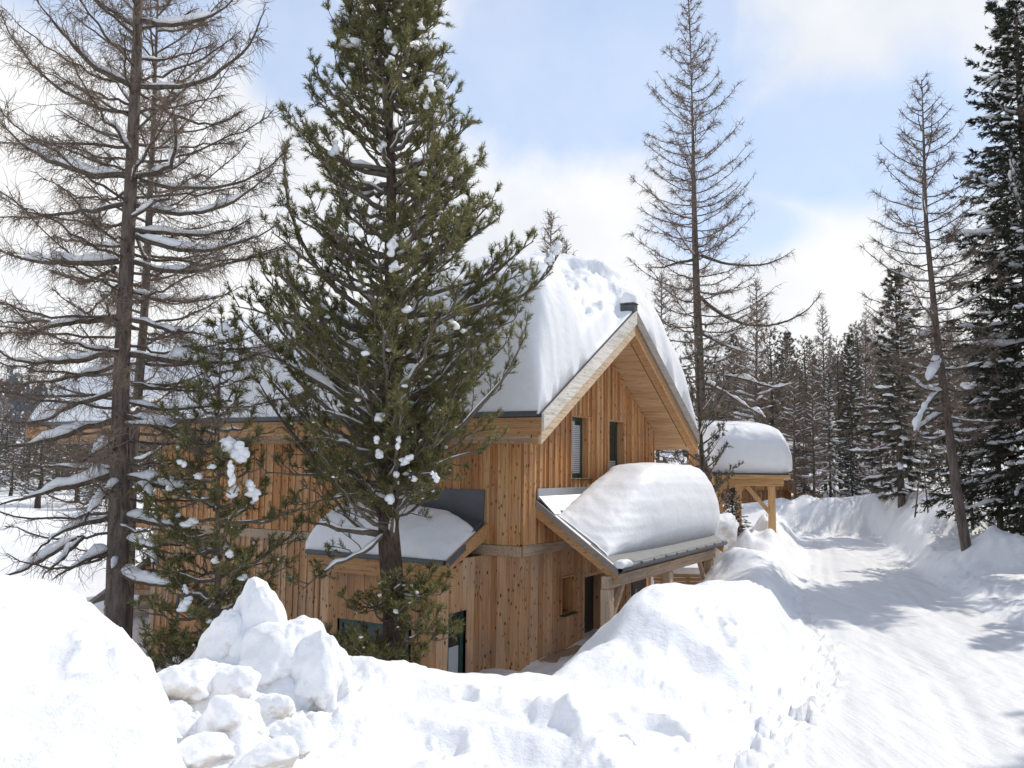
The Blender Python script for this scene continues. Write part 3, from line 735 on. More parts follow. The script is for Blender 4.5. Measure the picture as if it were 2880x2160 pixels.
# ---- snow on the roofs -------------------------------------------------------------------------------------------
def shell(name, top, bot, mat, loc=(0, 0, 0), rzz=0):
    """closed grid: top and bottom sheets (n,m,3) joined round the rim"""
    n, k = top.shape[:2]; N = n * k
    V = np.concatenate([top.reshape(-1, 3), bot.reshape(-1, 3)])
    i = np.arange(N).reshape(n, k)
    q = np.stack([i[:-1, :-1], i[1:, :-1], i[1:, 1:], i[:-1, 1:]], -1).reshape(-1, 4)
    rim = np.concatenate([i[0, :], i[1:, -1], i[-1, -2::-1], i[-2:0:-1, 0]]); nx = np.roll(rim, -1)
    sd = np.stack([rim, nx, nx + N, rim + N], -1)
    o = mesh_np(name, V, [np.concatenate([q, q[:, ::-1] + N, sd])], MAT[mat], loc=loc)
    o.rotation_euler = (0, 0, rzz); return o
def edge(d, w, p=2.2):
    t = np.clip(d / w, 0, 1); return (1 - (1 - t) ** p) ** (1 / p)
def dense(a, b, n, pw=1.6):
    t = np.linspace(-1, 1, n); t = np.sign(t) * (1 - (1 - np.abs(t)) ** pw); return (a + b) / 2 + t * (b - a) / 2
us = dense(EU0 - .06, EU1 + .12, 170, 1.9); vs = np.concatenate([np.linspace(RV0 + .03, 4, 150), np.linspace(4.1, 15.0, 70), RV1 - .7 * np.linspace(1, 0, 16)[1:] ** 1.6 + .05])
Ug, Vg = np.meshgrid(us, vs, indexing='ij')
zr_ = RZ - SL * np.abs(Ug - RU)
nz = fbm(v3(Ug * .7, Vg * .5, 2.), 4); nzf = fbm(v3(Ug * 3.1, Vg * 2.6, 8.), 4)
round_ = SL * (np.sqrt((Ug - RU) ** 2 + .8) - np.abs(Ug - RU)) * -1.0
T = np.interp(Vg, [0, 3, 6, 16], [2.42, 2.3, 1.45, 1.2]) + round_ + .10 * nz
T = T * edge(Ug - (EU0 - .06), 1.25, 2.0) * edge(EU1 + .12 - Ug, 2.0, 1.9)
v0 = np.interp(Ug, [-1, .4, 1.0, 3.75, 4.2, 8.5], [-1.02, -1.02, -1.0, -.98, -1.0, -1.02]) + .05 * fbm(v3(Ug * 1.6, Ug * 0, 4.), 3)
wv = np.interp(Ug, [-1, .5, 1.2, 2.0, 3.0, 3.7, 4.3, 5.0, 8.5], [.45, .6, 1.5, 2.6, 3.3, 3.2, 2.2, 1.2, .6])
ex = np.interp(Ug, [-1, .6, 1.6, 3.6, 4.4, 8.5], [2.2, 2.0, 1.35, 1.25, 1.7, 2.0])
tq = np.clip((Vg - v0) / (wv * (1 + .18 * nz)), 0, 1)
fr = (1 - (1 - tq) ** ex) ** (1 / ex)
# terraces where old layers have broken away
lay = fr * 3.4 + .16 * fbm(v3(Ug * .5, Vg * .2, 6.), 3); stp = np.floor(lay) + sstep(.15, .7, lay - np.floor(lay))
brk = sstep(.4, 1.4, Ug) * sstep(5.2, 4.0, Ug)
fr2 = np.clip(fr * (1 - .62 * brk) + .62 * brk * (stp - (lay - fr * 3.4)) / 3.4, 0, 1)
cap_ = (.24 + .38 * np.clip(1 - ((Ug - RU) / .24) ** 4, 0, 1) * np.clip(1 - ((Vg - RV0 - .26) / .32) ** 4, 0, 1)) * (np.abs(Ug - RU) < .25) * (Vg < RV0 + .6)
T = T * fr2 * edge(RV1 + .05 - Vg, 1.1)
face = np.clip(fr2 * (1 - fr2) * 4, 0, 1)
T = T + (.10 * nzf * sstep(.9, -.1, Vg) + .05 * sstep(1.4, .2, Vg) * fbm(v3(Ug * 7, Vg * 6, T * 5), 3)) * face * brk + .022 * nzf * np.clip(T, 0, 1)
T = T * (1 - .93 * np.exp(-np.abs((Ug - 3.45) / .34) ** 4 - np.abs((Vg + .85) / .42) ** 4))
T = np.maximum(T, .05 * edge(Vg - RV0, .2) * edge(Ug - EU0, .3) * edge(EU1 - Ug, .3))
T = np.maximum(T, .004)
top = np.stack([Ug, Vg, zr_ + .004 + T], -1)
# bulge the lower part of the front and eave faces outwards a little
bot = np.stack([Ug, Vg, zr_ + .004], -1)
o = shell('roof_snow', top, bot, 'snow_roof', tuple(HO), HRZ)
tag(o, 'huge rounded snow load with broken layers on the big chalet roof', 'snow cap', 'snow caps lying on roofs', 'thing')

MB_ = MB(); th_ = np.linspace(0, np.pi / 2, 9); ph_ = np.linspace(0, 2 * np.pi, 20, endpoint=False); T_, P_ = np.meshgrid(th_, ph_, indexing='ij')
D_ = np.stack([np.sin(T_) ** .6 * np.cos(P_) * .14, np.sin(T_) ** .6 * np.sin(P_) * .20, np.cos(T_) ** .7 * .26], -1) * (1 + .08 * fbm(v3(T_ * 2, P_, 3.), 3))[..., None] + np.array([RU, RV0 + .17, RZ + .188])
i_ = np.arange(180).reshape(9, 20); MB_.add(D_.reshape(-1, 3), [np.stack([i_[:-1], np.roll(i_, -1, 1)[:-1], np.roll(i_, -1, 1)[1:], i_[1:]], -1).reshape(-1, 4)])
o = MB_.build('ridge_snow', MAT['snow_roof'], None, smooth=True, loc=tuple(HO)); o.rotation_euler = (0, 0, HRZ); tag(o, 'small snow dome sitting on the dark ridge vent at the gable tip', 'snow cap', 'snow caps lying on roofs', 'thing')
def loaf(name, label, u0, u1, v0, v1, zroof, T, mat, loc, rzz, wl=.8, wr=.5, bulge=.12, nu=110, nv=64, seed=1., pw=.55, pl=2.4, slump=None, back=None, layers=True):
    """a snow load along x; section in the y-z plane is a rounded block standing on the sloping roof"""
    us = dense(u0, u1, nu, 1.8); th = np.linspace(0, np.pi, nv)
    U_, TH = np.meshgrid(us, th, indexing='ij')
    e = edge(U_ - u0, wl, pl) * edge(u1 - U_, wr, 2.6)
    e = np.maximum(e, .02)
    vb = v1 if back is None else back(U_)
    vc, hv = (v0 + vb) / 2, (vb - v0) / 2
    cs, sn = np.cos(TH), np.sin(TH)
    yy = np.sign(cs) * np.abs(cs) ** pw; zz = np.abs(sn) ** pw
    Y = vc + hv * yy * (.90 + .10 * e)
    Tt = (T(U_) if T.__code__.co_argcount == 1 else T(U_, Y)) * e
    bl = bulge * np.sin(np.clip(zz, 0, 1) * np.pi) * np.where(cs < 0, -1, .35) * np.abs(yy) * e
    Y = Y + bl
    if slump is not None: Y = Y + slump(U_, zz)
    Z = zroof(Y) + .006 + Tt * zz
    n = fbm(v3(U_ * 1.1 + seed, Y * 1.1, Z * 1.1), 4); lay = np.sin(Z * 15 + .9 * n + U_ * .3) + .6 * np.sin(Z * 37 + 1.2 * n)
    Nv = np.stack([0 * Y, -(-cs), sn], -1)
    up = sstep(.02, .15, zz)
    amt = (.016 * n + (.006 * lay if layers else 0)) * up
    Y = Y + amt * np.sign(cs) * np.abs(cs) ; Z = Z + amt * sn + .02 * fbm(v3(U_ * 4, Y * 4, Z * 4), 2) * up
    ub = bulge * np.sin(np.clip(zz, 0, 1) * np.pi) * (sstep(u1 - 1.0, u1, U_) - .0 * sstep(u0 + .6, u0, U_))
    P = np.stack([U_ + ub, Y, Z], -1)
    V = P.reshape(-1, 3); i = np.arange(nu * nv).reshape(nu, nv)
    q = np.stack([i[:-1, :-1], i[:-1, 1:], i[1:, 1:], i[1:, :-1]], -1).reshape(-1, 4)
    b = np.stack([i[:-1, 0], i[1:, 0], i[1:, -1], i[:-1, -1]], -1)
    c1 = i[0, :][None]; c2 = i[-1, ::-1][None]
    o = mesh_np(name, V, [np.concatenate([q, b]), c1, c2], MAT[mat], loc=loc); o.rotation_euler = (0, 0, rzz)
    tag(o, label, 'snow cap', 'snow caps lying on roofs', 'thing'); return o
loaf('porch_snow', 'plump snow cushion bulging over the gutter of the porch roof', .62, 7.85, -1.74, -.15, lambda v: pz(v), lambda u, y: np.maximum(.5, 4.26 - .02 * np.abs(u - 5) - .12 * (y + 1) ** 2 - pz(y)), 'snow_roof', tuple(HO), HRZ,
     wl=2.9, wr=.9, bulge=.15, seed=3., pw=.46, pl=1.15, back=lambda u: np.interp(u, [.5, 3.0, 4.6, 8], [-.50, -.42, -.15, -.13]))
m = MB()
loaf('gutter_snow', 'small snow clot left on the near end of the porch gutter', .44, .95, -2.08, -1.86, lambda v: pz(PV) - .03, lambda u: .16, 'snow_roof', tuple(HO), HRZ, wl=.2, wr=.3, bulge=.03, nu=30, nv=24, layers=False)
# bay roof snow (axes swapped: runs along the ridge) -> built in a frame turned by 90 degrees
bp = hw(0, 0, 0)
loaf('bay_snow', 'low snow drift on the bay roof behind the stone pine trunk', .75, 4.3, .42, 1.58, lambda w: LZ0 - LSL * np.abs(w), lambda u: np.interp(u, [.7, 1.4, 2.4, 4.3], [.12, .5, .62, .62]), 'snow_roof', tuple(HO), HRZ + math.pi / 2,
     wl=.5, wr=.4, bulge=.05, seed=9., layers=False)

# ------------------------------------------------------------------ trees
def resample(P, n):
    P = np.asarray(P, float); s = np.r_[0, np.cumsum(np.linalg.norm(np.diff(P, axis=0), axis=1))]; s /= s[-1]
    # smooth (Catmull-like) by cubic-ish interpolation of a denser linear path
    t = np.linspace(0, 1, n); Q = np.stack([np.interp(t, s, P[:, k]) for k in range(3)], 1)
    for _ in range(2):
        Q[1:-1] = .25 * Q[:-2] + .5 * Q[1:-1] + .25 * Q[2:]
    return Q
def perp_frame(d):
    d = unit(d); r = np.where(np.abs(d[..., 2:3]) > .9, np.array([1., 0, 0]), np.array([0, 0, 1.]))
    a = unit(np.cross(d, r)); return a, np.cross(a, d)
def sample_along(P, s):
    """P (N,3); s array in 0..1 -> points, tangents"""
    n = len(P) - 1; x = np.clip(s, 0, .9999) * n; i = x.astype(int); f = (x - i)[:, None]
    return P[i] * (1 - f) + P[i + 1] * f, unit(P[i + 1] - P[i])
def snow_on(m, P, r0, r1, s0=0., s1=1., hgt=.07, k=6, seed=0., brk=.25):
    """lumpy snow lying along the top of a branch"""
    n = max(6, int(np.linalg.norm(np.diff(P, axis=0), axis=1).sum() * (s1 - s0) / .07))
    n = min(n, 60)
    s = np.linspace(s0, s1, n); C, _ = sample_along(P, s); rb = r0 + (r1 - r0) * s
    w = fbm(v3(C[:, 0] * 2.3 + seed, C[:, 1] * 2.3, C[:, 2] * 2.3), 3)
    h = hgt * np.clip(.75 + .9 * w + brk, .0, 1.6) * np.clip(np.minimum(s - s0, s1 - s) * n / 3 + .15, 0, 1)
    h = np.maximum(h, .003)
    C = C + np.array([0, 0, 1.]) * (rb + h * .55)[:, None]
    T = unit(np.gradient(C, axis=0)); A = unit(np.cross(T, np.array([0, 0, 1.]))); 
    th = np.arange(k) / k * 2 * np.pi
    wd = np.maximum(rb * 1.05, .0) + h * .45
    V = C[:, None] + A[:, None] * (np.cos(th)[None, :, None] * wd[:, None, None]) + np.array([0, 0, 1.]) * (np.sin(th)[None, :, None] * (h * .62)[:, None, None])
    i = np.arange(n * k).reshape(n, k)
    F = np.stack([i[:-1], np.roll(i, -1, 1)[:-1], np.roll(i, -1, 1)[1:], i[1:]], -1).reshape(-1, 4)
    m.add(V.reshape(-1, 3), [F])
def curved(start, d, L, up, n=5, g=None, jit=.1):
    """M polylines from start (M,3) along d (M,3) with lengths L, bending by up (M or scalar) along +z"""
    g = g or rng
    Mn = len(start); t = np.linspace(0, 1, n)[None, :, None]
    d = unit(d); upv = np.broadcast_to(np.asarray(up, float), (Mn,))[:, None, None]
    side = g.normal(size=(Mn, 1, 3)) * jit
    P = start[:, None] + L[:, None, None] * (d[:, None] * t + np.array([0, 0, 1.]) * upv * t ** 2 + side * np.sin(t * 3.1) * .5 + g.normal(size=(Mn, n, 3)) * jit * .12 * (t > 0))
    return P

def larch_branch(P, r0, mb, mt, g, dens=7., L2=.9, twig=.0045, hang=.6, snow=None, sh=.07, k=5, n3=5, r1=.007, sr=(0., .8)):
    n = len(P); s = np.linspace(0, 1, n)
    mb.tubes(P[None], (r0 * (1 - s) ** .8 + r1)[None], k)
    L = np.linalg.norm(np.diff(P, axis=0), axis=1).sum()
    m2 = max(3, int(L * dens)); ss = g.uniform(.06, 1, m2) ** .85
    C, T = sample_along(P, ss); a, b = perp_frame(T)
    sg = g.choice([-1, 1], m2)[:, None]
    D = T * g.uniform(.45, 1.0, (m2, 1)) + a * sg * g.uniform(.3, .9, (m2, 1)) + np.array([0, 0, 1.]) * g.normal(-.12, .3, (m2, 1))
    l2 = L2 * g.uniform(.25, 1, m2) * (1.05 - .75 * ss) * min(1.25, .45 + L * .25)
    P2 = curved(C, D, l2, g.normal(.2, .2, m2), 6, g, .12)
    mt.tubes(P2, (np.linspace(1, .45, 6)[None] * (twig * 1.6 + .006 * (l2[:, None] / L2) * .4)), 3)
    m3 = m2 * n3; i = g.integers(0, m2, m3); u = g.uniform(.15, 1, m3)
    x = u * 5; j = np.minimum(x.astype(int), 4); f = (x - j)[:, None]
    C3 = P2[i, j] * (1 - f) + P2[i, j + 1] * f; T3 = unit(P2[i, j + 1] - P2[i, j])
    D3 = T3 * g.uniform(.2, .9, (m3, 1)) + g.normal(size=(m3, 3)) * .42 + np.array([0, 0, -1.]) * g.uniform(-.3, 1.3, (m3, 1)) * hang
    l3 = g.uniform(.08, .42, m3) * (.5 + .5 * L2)
    P3 = curved(C3, D3, l3, g.normal(-.05, .2, m3), 4, g, .14)
    mt.tubes(P3, np.broadcast_to(np.linspace(1, .5, 4)[None] * twig, (m3, 4)), 3)
    if snow is not None: snow_on(snow, P, r0, r1, sr[0], sr[1], sh, seed=float(g.uniform(0, 50)))

def finish_tree(name, base, mt_trunk, parts, **tagkw):
    """parts: list of (part name, MB, material)"""
    root = empty(name, tuple(base), 0, **tagkw)
    for nm, mb, mat in parts:
        if mb.n:
            o = mb.build(nm, MAT[mat], root, smooth=(nm in ('trunk', 'limb', 'branch_snow', 'branch')))
            if nm in ('branch_snow',): o['kind'] = 'stuff'
    return root
def trunk_from_px(pts, depth, rad, mb, base, k=14, n=40, rough=.06):
    P = np.array([at(a, b, depth) for a, b in pts])[::-1]           # bottom first
    P = P - base
    Q = resample(np.vstack([[P[0][0] * 1.0, P[0][1], min(-.3, P[0][2] - .3)], P]), n)
    Rr = np.interp(Q[:, 2], [q[0] for q in rad], [q[1] for q in rad])
    V, F = tube_arrays(Q[None], Rr[None], k)
    c = np.repeat(Q, k, 0); d = V - c
    V = c + d * (1 + rough * fbm(V * np.array([6, 6, 1.5]), 3)[:, None])
    mb.add(V, [F]); return Q, Rr

def z4(a, b): return (a * .3617, 1000 + b * .3617)
def z6(a, b): return (a * .3617, 600 + b * .3617)
def zt(a, b): return (a * .4521, b * .4521)
def px_branch(pts, depth, base, ddepth, n=12, g=None, jit=.02):
    """a branch drawn by its outline points; ddepth: how far it runs towards (-) or away (+) from the viewer at its tip"""
    q = len(pts); s = np.r_[0, np.cumsum([math.dist(pts[i], pts[i + 1]) for i in range(q - 1)])]; s /= s[-1]
    P = np.array([at(p[0], p[1], depth + ddepth * s[i]) for i, p in enumerate(pts)]) - base
    Q = resample(P, n); 
    if g is not None: Q[1:] += g.normal(size=(n - 1, 3)) * jit
    return Q

def big_larch():
    g = np.random.default_rng(11); D = 13.5
    tp = [(396, -700), (393, -350), (391, 0), (386, 68), (384, 181), (379, 271), (374, 384), (371, 452), (367, 542), (362, 633), (357, 723), (349, 889), (342, 1036), (338, 1217), (335, 1362), (334, 1506), (333, 1640), (331, 1720)]
    bx = at(331, 1720, D); base = np.array([bx[0], bx[1], gz(bx[0], bx[1])])
    mt, mb, mw, ms = MB(), MB(), MB(), MB()
    Q, Rr = trunk_from_px(tp, D, [(-1, .24), (1.2, .20), (3, .165), (5, .132), (8, .108), (12, .07), (14, .04)], mt, base)
    hand = [  # points, depth run, base radius, snow height
        ([zt(830, 160), zt(720, 85), zt(610, 0), zt(540, -60)], -.6, .035, .05), ([zt(810, 530), zt(640, 460), zt(540, 380), zt(430, 250), zt(330, 140), zt(220, 0)], -1.0, .05, .06),
        ([zt(800, 700), zt(620, 690), zt(470, 620), zt(300, 500), zt(150, 350), zt(60, 200), zt(0, 60)], .8, .035, 0), ([zt(795, 915), zt(600, 900), zt(400, 890), zt(180, 900), zt(-60, 880)], 1.2, .03, 0),
        ([zt(780, 1090), zt(600, 1100), zt(430, 1050), zt(240, 970), zt(100, 870), zt(-40, 720)], -.8, .055, .085), ([zt(770, 1270), zt(560, 1310), zt(330, 1340), zt(120, 1360), zt(-50, 1350)], .3, .04, .03),
        ([zt(740, 1625), zt(500, 1640), zt(300, 1640), zt(120, 1610), zt(-40, 1540)], -.5, .055, .13), ([zt(890, 130), zt(1000, 160), zt(1150, 160), zt(1300, 100), zt(1430, 40), zt(1480, -40)], -.5, .045, .06),
        ([zt(880, 540), zt(1080, 550), zt(1280, 500), zt(1420, 400), zt(1540, 310), zt(1620, 150), zt(1650, 50)], -.3, .045, .03), ([zt(960, 650), zt(1100, 720), zt(1250, 770), zt(1400, 770), zt(1500, 700)], .8, .03, 0),
        ([zt(820, 1100), zt(960, 1080), zt(1070, 1040), zt(1090, 900), zt(1070, 650)], -1.0, .045, .09), ([zt(870, 1120), zt(1050, 1170), zt(1300, 1175), zt(1500, 1140), zt(1650, 1060), zt(1780, 950)], .2, .04, .04),
        ([zt(850, 1280), zt(1050, 1330), zt(1250, 1335), zt(1400, 1280), zt(1560, 1190), zt(1700, 1070)], -.4, .045, .06), ([zt(840, 1430), zt(1100, 1460), zt(1280, 1470), zt(1450, 1420), zt(1560, 1350)], .5, .04, .06),
        ([zt(850, 1470), zt(1050, 1550), zt(1300, 1570), zt(1520, 1510), zt(1750, 1380)], -.3, .045, .07),
        ([z6(1040, 380), z6(1250, 440), z6(1430, 465), z6(1650, 430), z6(1850, 370), z6(2200, 280)], .2, .045, .05), ([z6(1030, 830), z6(1150, 860), z6(1350, 925), z6(1550, 930), z6(1650, 980)], -.5, .04, .06),
        ([z6(905, 820), z6(650, 845), z6(400, 870), z6(250, 930), z6(-60, 935)], -.6, .05, .08), ([z6(420, 865), z6(300, 830), z6(200, 855), z6(-40, 835)], -.2, .03, .08),
        ([z6(920, 1090), z6(700, 1130), z6(500, 1160), z6(150, 1165), z6(0, 1080), z6(-80, 1000)], -.7, .05, .10), ([z6(1020, 1100), z6(1300, 1150), z6(1700, 1170), z6(1900, 1150), z6(2100, 1060)], -.6, .055, .12),
        ([z6(900, 1180), z6(720, 1250), z6(500, 1290), z6(250, 1320), z6(-40, 1340)], .8, .035, .05), ([z6(890, 1390), z6(750, 1440), z6(560, 1480), z6(400, 1600), z6(200, 1650), z6(-30, 1600)], -.3, .04, .07),
        ([z6(1020, 1330), z6(1300, 1370), z6(1600, 1390)], .6, .035, .05), ([z6(900, 420), z6(740, 510), z6(620, 540), z6(520, 480)], .8, .03, 0), ([z6(920, 560), z6(780, 700), z6(640, 800)], .8, .025, 0),
        ([z4(880, 500), z4(600, 590), z4(300, 680), z4(-60, 735)], -.9, .055, .10), ([z4(1000, 480), z4(1200, 540), z4(1350, 620), z4(1500, 690), z4(1700, 690)], -.9, .055, .11),
        ([z4(860, 930), z4(550, 1020), z4(300, 1080), z4(-60, 1180)], -.9, .055, .12), ([z4(1000, 950), z4(1200, 1000), z4(1400, 1040), z4(1700, 1040)], -.4, .05, .10),
        ([z4(970, 1260), z4(1150, 1300), z4(1430, 1350), z4(1600, 1360)], -.5, .045, .09), ([z4(890, 660), z4(750, 740), z4(660, 810)], -1.2, .04, .09),
        ([z4(910, 970), z4(780, 1120), z4(700, 1220), z4(640, 1330)], -1.4, .045, .11), ([z4(830, 1260), z4(700, 1300), z4(560, 1330), z4(420, 1400), z4(250, 1560)], -.8, .05, .13),
        ([z4(640, 1400), z4(560, 1500), z4(420, 1640), z4(330, 1720)], -.3, .045, .10), ([z4(860, 1520), z4(650, 1600), z4(500, 1690), z4(420, 1740)], -.8, .05, .12), ([z4(600, 1430), z4(350, 1570), z4(150, 1680), z4(-60, 1760)], -.6, .05, .10),
        ([z4(1000, 1450), z4(1150, 1490), z4(1330, 1540)], -.8, .045, .11), ([z4(1150, 1490), z4(1200, 1600), z4(1180, 1680)], -.9, .03, .10), ([z4(930, 1700), z4(1060, 1760), z4(1300, 1790), z4(1500, 1800)], -1.0, .04, .12),
        ([z4(900, 1560), z4(880, 1640), z4(860, 1700)], -.9, .02, .08), ([z4(1080, 1000), z4(1160, 1080), z4(1230, 1160)], -.7, .035, .10)]
    for pts, dd, r0, sh in hand:
        r0 *= .8; P = px_branch(pts, D, base, dd, 14, g, .012)
        low = pts[0][1] > 1250
        larch_branch(P, r0, mb, mw, g, dens=11 if not low else 6, L2=.85, hang=.7, snow=ms if sh else None, sh=sh, n3=11 if not low else 3, twig=.004, sr=(0, .75 if sh > .05 else .5))
    for i in range(92):                                              # the rest, all round the trunk
        z = 2.6 + (i / 92) ** .95 * 10.5; az = i * 2.39996 + g.normal() * .3
        c = np.array([np.interp(z, Q[:, 2], Q[:, 0]), np.interp(z, Q[:, 2], Q[:, 1]), z])
        L = np.interp(z, [2, 6, 10, 13.5], [2.6, 2.9, 2.1, .5]) * g.uniform(.5, 1.05)
        d = np.array([[math.cos(az), math.sin(az), np.interp(z, [2, 8, 13], [-.22, -.1, .5])]])
        P = curved(c[None], d, np.array([L]), np.interp(z, [2, 13], [.22, .3]), 12, g, .08)[0]
        larch_branch(P, .018, mb, mw, g, dens=10, L2=.7, hang=.7, snow=ms if g.random() < .3 else None, sh=.05, n3=10 if z > 4 else 3, sr=(0, .5), twig=.004)
    return finish_tree('larch_tree', base, None, [('trunk', mt, 'bark_larch'), ('branch', mb, 'branch_larch'), ('twigs', mw, 'twig'), ('branch_snow', ms, 'snow_twig')],
                       label='big bare larch with thick trunk and snow-laden boughs, nearest tree before the long eaves', cat='tree', group='bare larch trees')
big_larch()

def proc_larch(name, tp, D, rad, n, Lr, label, seed, group, twig='twig_far', tw=.007, snow=.12, dens=6., n3=4, hand=(), zlow=.2, up=(.0, .5), L2=.8, droop=.7, base_px=None, bare_low=0.0, r_br=.03):
    g = np.random.default_rng(seed)
    bx = at(*tp[-1], D); base = np.array([bx[0], bx[1], min(gz(bx[0], bx[1]), bx[2] + .1)])
    mt, mb, mw, ms = MB(), MB(), MB(), MB()
    Q, Rr = trunk_from_px(tp, D, rad, mt, base, 9, 30, .05)
    H = Q[-1, 2]; z0 = H * zlow
    for i in range(n):
        t = (i + .5) / n; z = z0 + (H - z0) * t ** .95; az = i * 2.39996 + g.normal() * .35
        c = np.array([np.interp(z, Q[:, 2], Q[:, 0]), np.interp(z, Q[:, 2], Q[:, 1]), z])
        L = np.interp(t, [q[0] for q in Lr], [q[1] for q in Lr]) * g.uniform(.6, 1.1)
        d = np.array([[math.cos(az), math.sin(az), up[0] + (up[1] - up[0]) * t + g.normal() * .08]])
        P = curved(c[None], d, np.array([L]), .25 + .4 * g.random(), 10, g, .05)[0]
        dd = dens * (1 - bare_low * (t < .3))
        larch_branch(P, max(.012, r_br * (1 - .6 * t)), mb, mw, g, dens=dd, L2=L2 * (1 - .5 * t), twig=tw, hang=droop * .5, snow=ms if g.random() < snow * (1.4 - t) else None, sh=.07, n3=n3, k=4, sr=(0, .7))
    for pts, dd, r0, sh in hand:
        P = px_branch(pts, D, base, dd, 14, g, .012)
        larch_branch(P, r0, mb, mw, g, dens=dens, L2=L2, twig=tw, hang=.4, snow=ms if sh else None, sh=sh, n3=n3, sr=(0, .95))
    return finish_tree(name, base, None, [('trunk', mt, 'bark_larch'), ('branch', mb, 'branch_larch'), ('twigs', mw, twig), ('branch_snow', ms, 'snow_twig')], label=label, cat='tree', group=group)

proc_larch('larch_tree', [(446, -350), (445, 0), (440, 113), (434, 226), (432, 362), (427, 475), (420, 565), (414, 723), (410, 830), (403, 925), (394, 1052), (383, 1160), (374, 1253), (369, 1362), (365, 1470), (360, 1640)], 18.0,
           [(-1, .16), (2, .135), (5, .11), (9, .08), (13, .045), (15, .02)], 80, [(0, 1.6), (.35, 2.6), (.7, 2.0), (1, .4)], 'slimmer bare larch whose trunk rises just behind the thickest larch', 12, 'bare larch trees', 'twig', .006, .25, 7., 5, zlow=.22, up=(-.2, .5), L2=.75)
s1 = .5334
def zr(a, b): return (1700 + a * s1, b * s1)
def zf(a, b): return (1900 + a * .443, 700 + b * .443)
proc_larch('larch_tree', [(1936, -8), (1940, 60), (1944, 200), (1949, 380), (1952, 560), (1957, 760), (1964, 920), (1968, 1050), (1974, 1200), (1985, 1330), (1990, 1480)], 33,
           [(-1, .24), (2, .22), (6, .19), (12, .115), (18, .025)], 150, [(0, 2.4), (.15, 3.2), (.45, 2.5), (.75, 1.6), (1, .25)], 'tall bare larch standing alone behind the chalet gable against the sky', 13, 'bare larch trees', 'twig_far', .0065, .10, 8.0, 7, zlow=.2, up=(-.35, .45), L2=.8, r_br=.026,
           hand=[([zf(150, 300), zf(250, 400), zf(400, 480), zf(600, 500), zf(750, 450), zf(870, 370), zf(930, 270)], -1.5, .07, 0), ([zf(160, 40), zf(300, 95), zf(550, 110), zf(680, 60), zf(760, 0)], -.8, .06, 0),
                 ([zf(170, 540), zf(330, 620), zf(450, 660)], -1.5, .05, .08), ([zf(180, 850), zf(280, 890), zf(450, 1000), zf(600, 1080)], -2.5, .05, .1), ([zf(320, 810), zf(480, 840), zf(640, 890), zf(760, 850)], -1.5, .05, .14), ([zf(120, 70), zf(0, 90), zf(-80, 120), zf(-200, 115)], -.8, .055, 0)])
proc_larch('larch_tree', [(2592, 225), (2596, 330), (2600, 480), (2604, 640), (2617, 760), (2636, 960), (2655, 1100), (2672, 1240), (2690, 1380), (2706, 1480), (2722, 1550)], 23.5,
           [(-1, .15), (1, .13), (5, .10), (9, .06), (13, .012)], 105, [(0, 1.5), (.2, 2.0), (.5, 1.8), (.8, 1.0), (1, .2)], 'leaning bare larch on the roadside bank beside the dark spruce', 14, 'bare larch trees', 'twig_far', .0052, .2, 9., 7, zlow=.22, up=(-.4, .45), L2=.65, r_br=.02,
           hand=[([zf(1665, 720), zf(1640, 790), zf(1600, 850)], -1.0, .04, .16), ([zf(1680, 900), zf(1620, 960), zf(1560, 1050), zf(1510, 1180)], -1.0, .04, .12), ([zf(1690, 1050), zf(1560, 1120), zf(1500, 1200)], -.6, .04, .1), ([zf(1640, 540), zf(1560, 560), zf(1500, 600)], -.6, .04, .1)])

# ---- conifer shoots
def needles(mn, C, D, L, n_per, nl, nw, g, spread=1.0, along=True):
    """brushes of needles: shoots start at C, run along D for length L"""
    Mn = len(C); D = unit(D); a, b = perp_frame(D)
    t = g.uniform(.05, 1, (Mn, n_per, 1)); ph = g.uniform(0, 2 * np.pi, (Mn, n_per, 1))
    S = C[:, None] + D[:, None] * L[:, None, None] * t
    rad = a[:, None] * np.cos(ph) + b[:, None] * np.sin(ph)
    dirn = unit(D[:, None] * g.uniform(.6, 1.3, (Mn, n_per, 1)) + rad * spread * .85)
    w = unit(np.cross(dirn, g.normal(size=(Mn, n_per, 3)))) * nw
    ln = nl * g.uniform(.7, 1.15, (Mn, n_per, 1))
    T = np.stack([S - w, S + w, S + dirn * ln], -2).reshape(-1, 3, 3)
    mn.tris(T)

def blob(ms, C, r, g, squash=.7, n=7):
    th = np.linspace(0, np.pi, n); ph = np.linspace(0, 2 * np.pi, n + 2, endpoint=False)
    T, P = np.meshgrid(th, ph, indexing='ij')
    Dv = np.stack([np.sin(T) * np.cos(P), np.sin(T) * np.sin(P), np.cos(T)], -1)
    k = n + 2; i = np.arange(n * k).reshape(n, k)
    F = np.stack([i[:-1], np.roll(i, -1, 1)[:-1], np.roll(i, -1, 1)[1:], i[1:]], -1).reshape(-1, 4)
    for c, rr in zip(C, r):
        sc = np.array([g.uniform(.7, 1.35), g.uniform(.7, 1.35), squash * g.uniform(.7, 1.3)])
        V = Dv * (1 + .3 * fbm(Dv * 1.6 + g.uniform(0, 90), 2))[..., None] * rr * sc
        if rr > .05: V[..., 2] = np.where(V[..., 2] < 0, V[..., 2] * .6, V[..., 2])
        ms.add((V + c).reshape(-1, 3), [F])

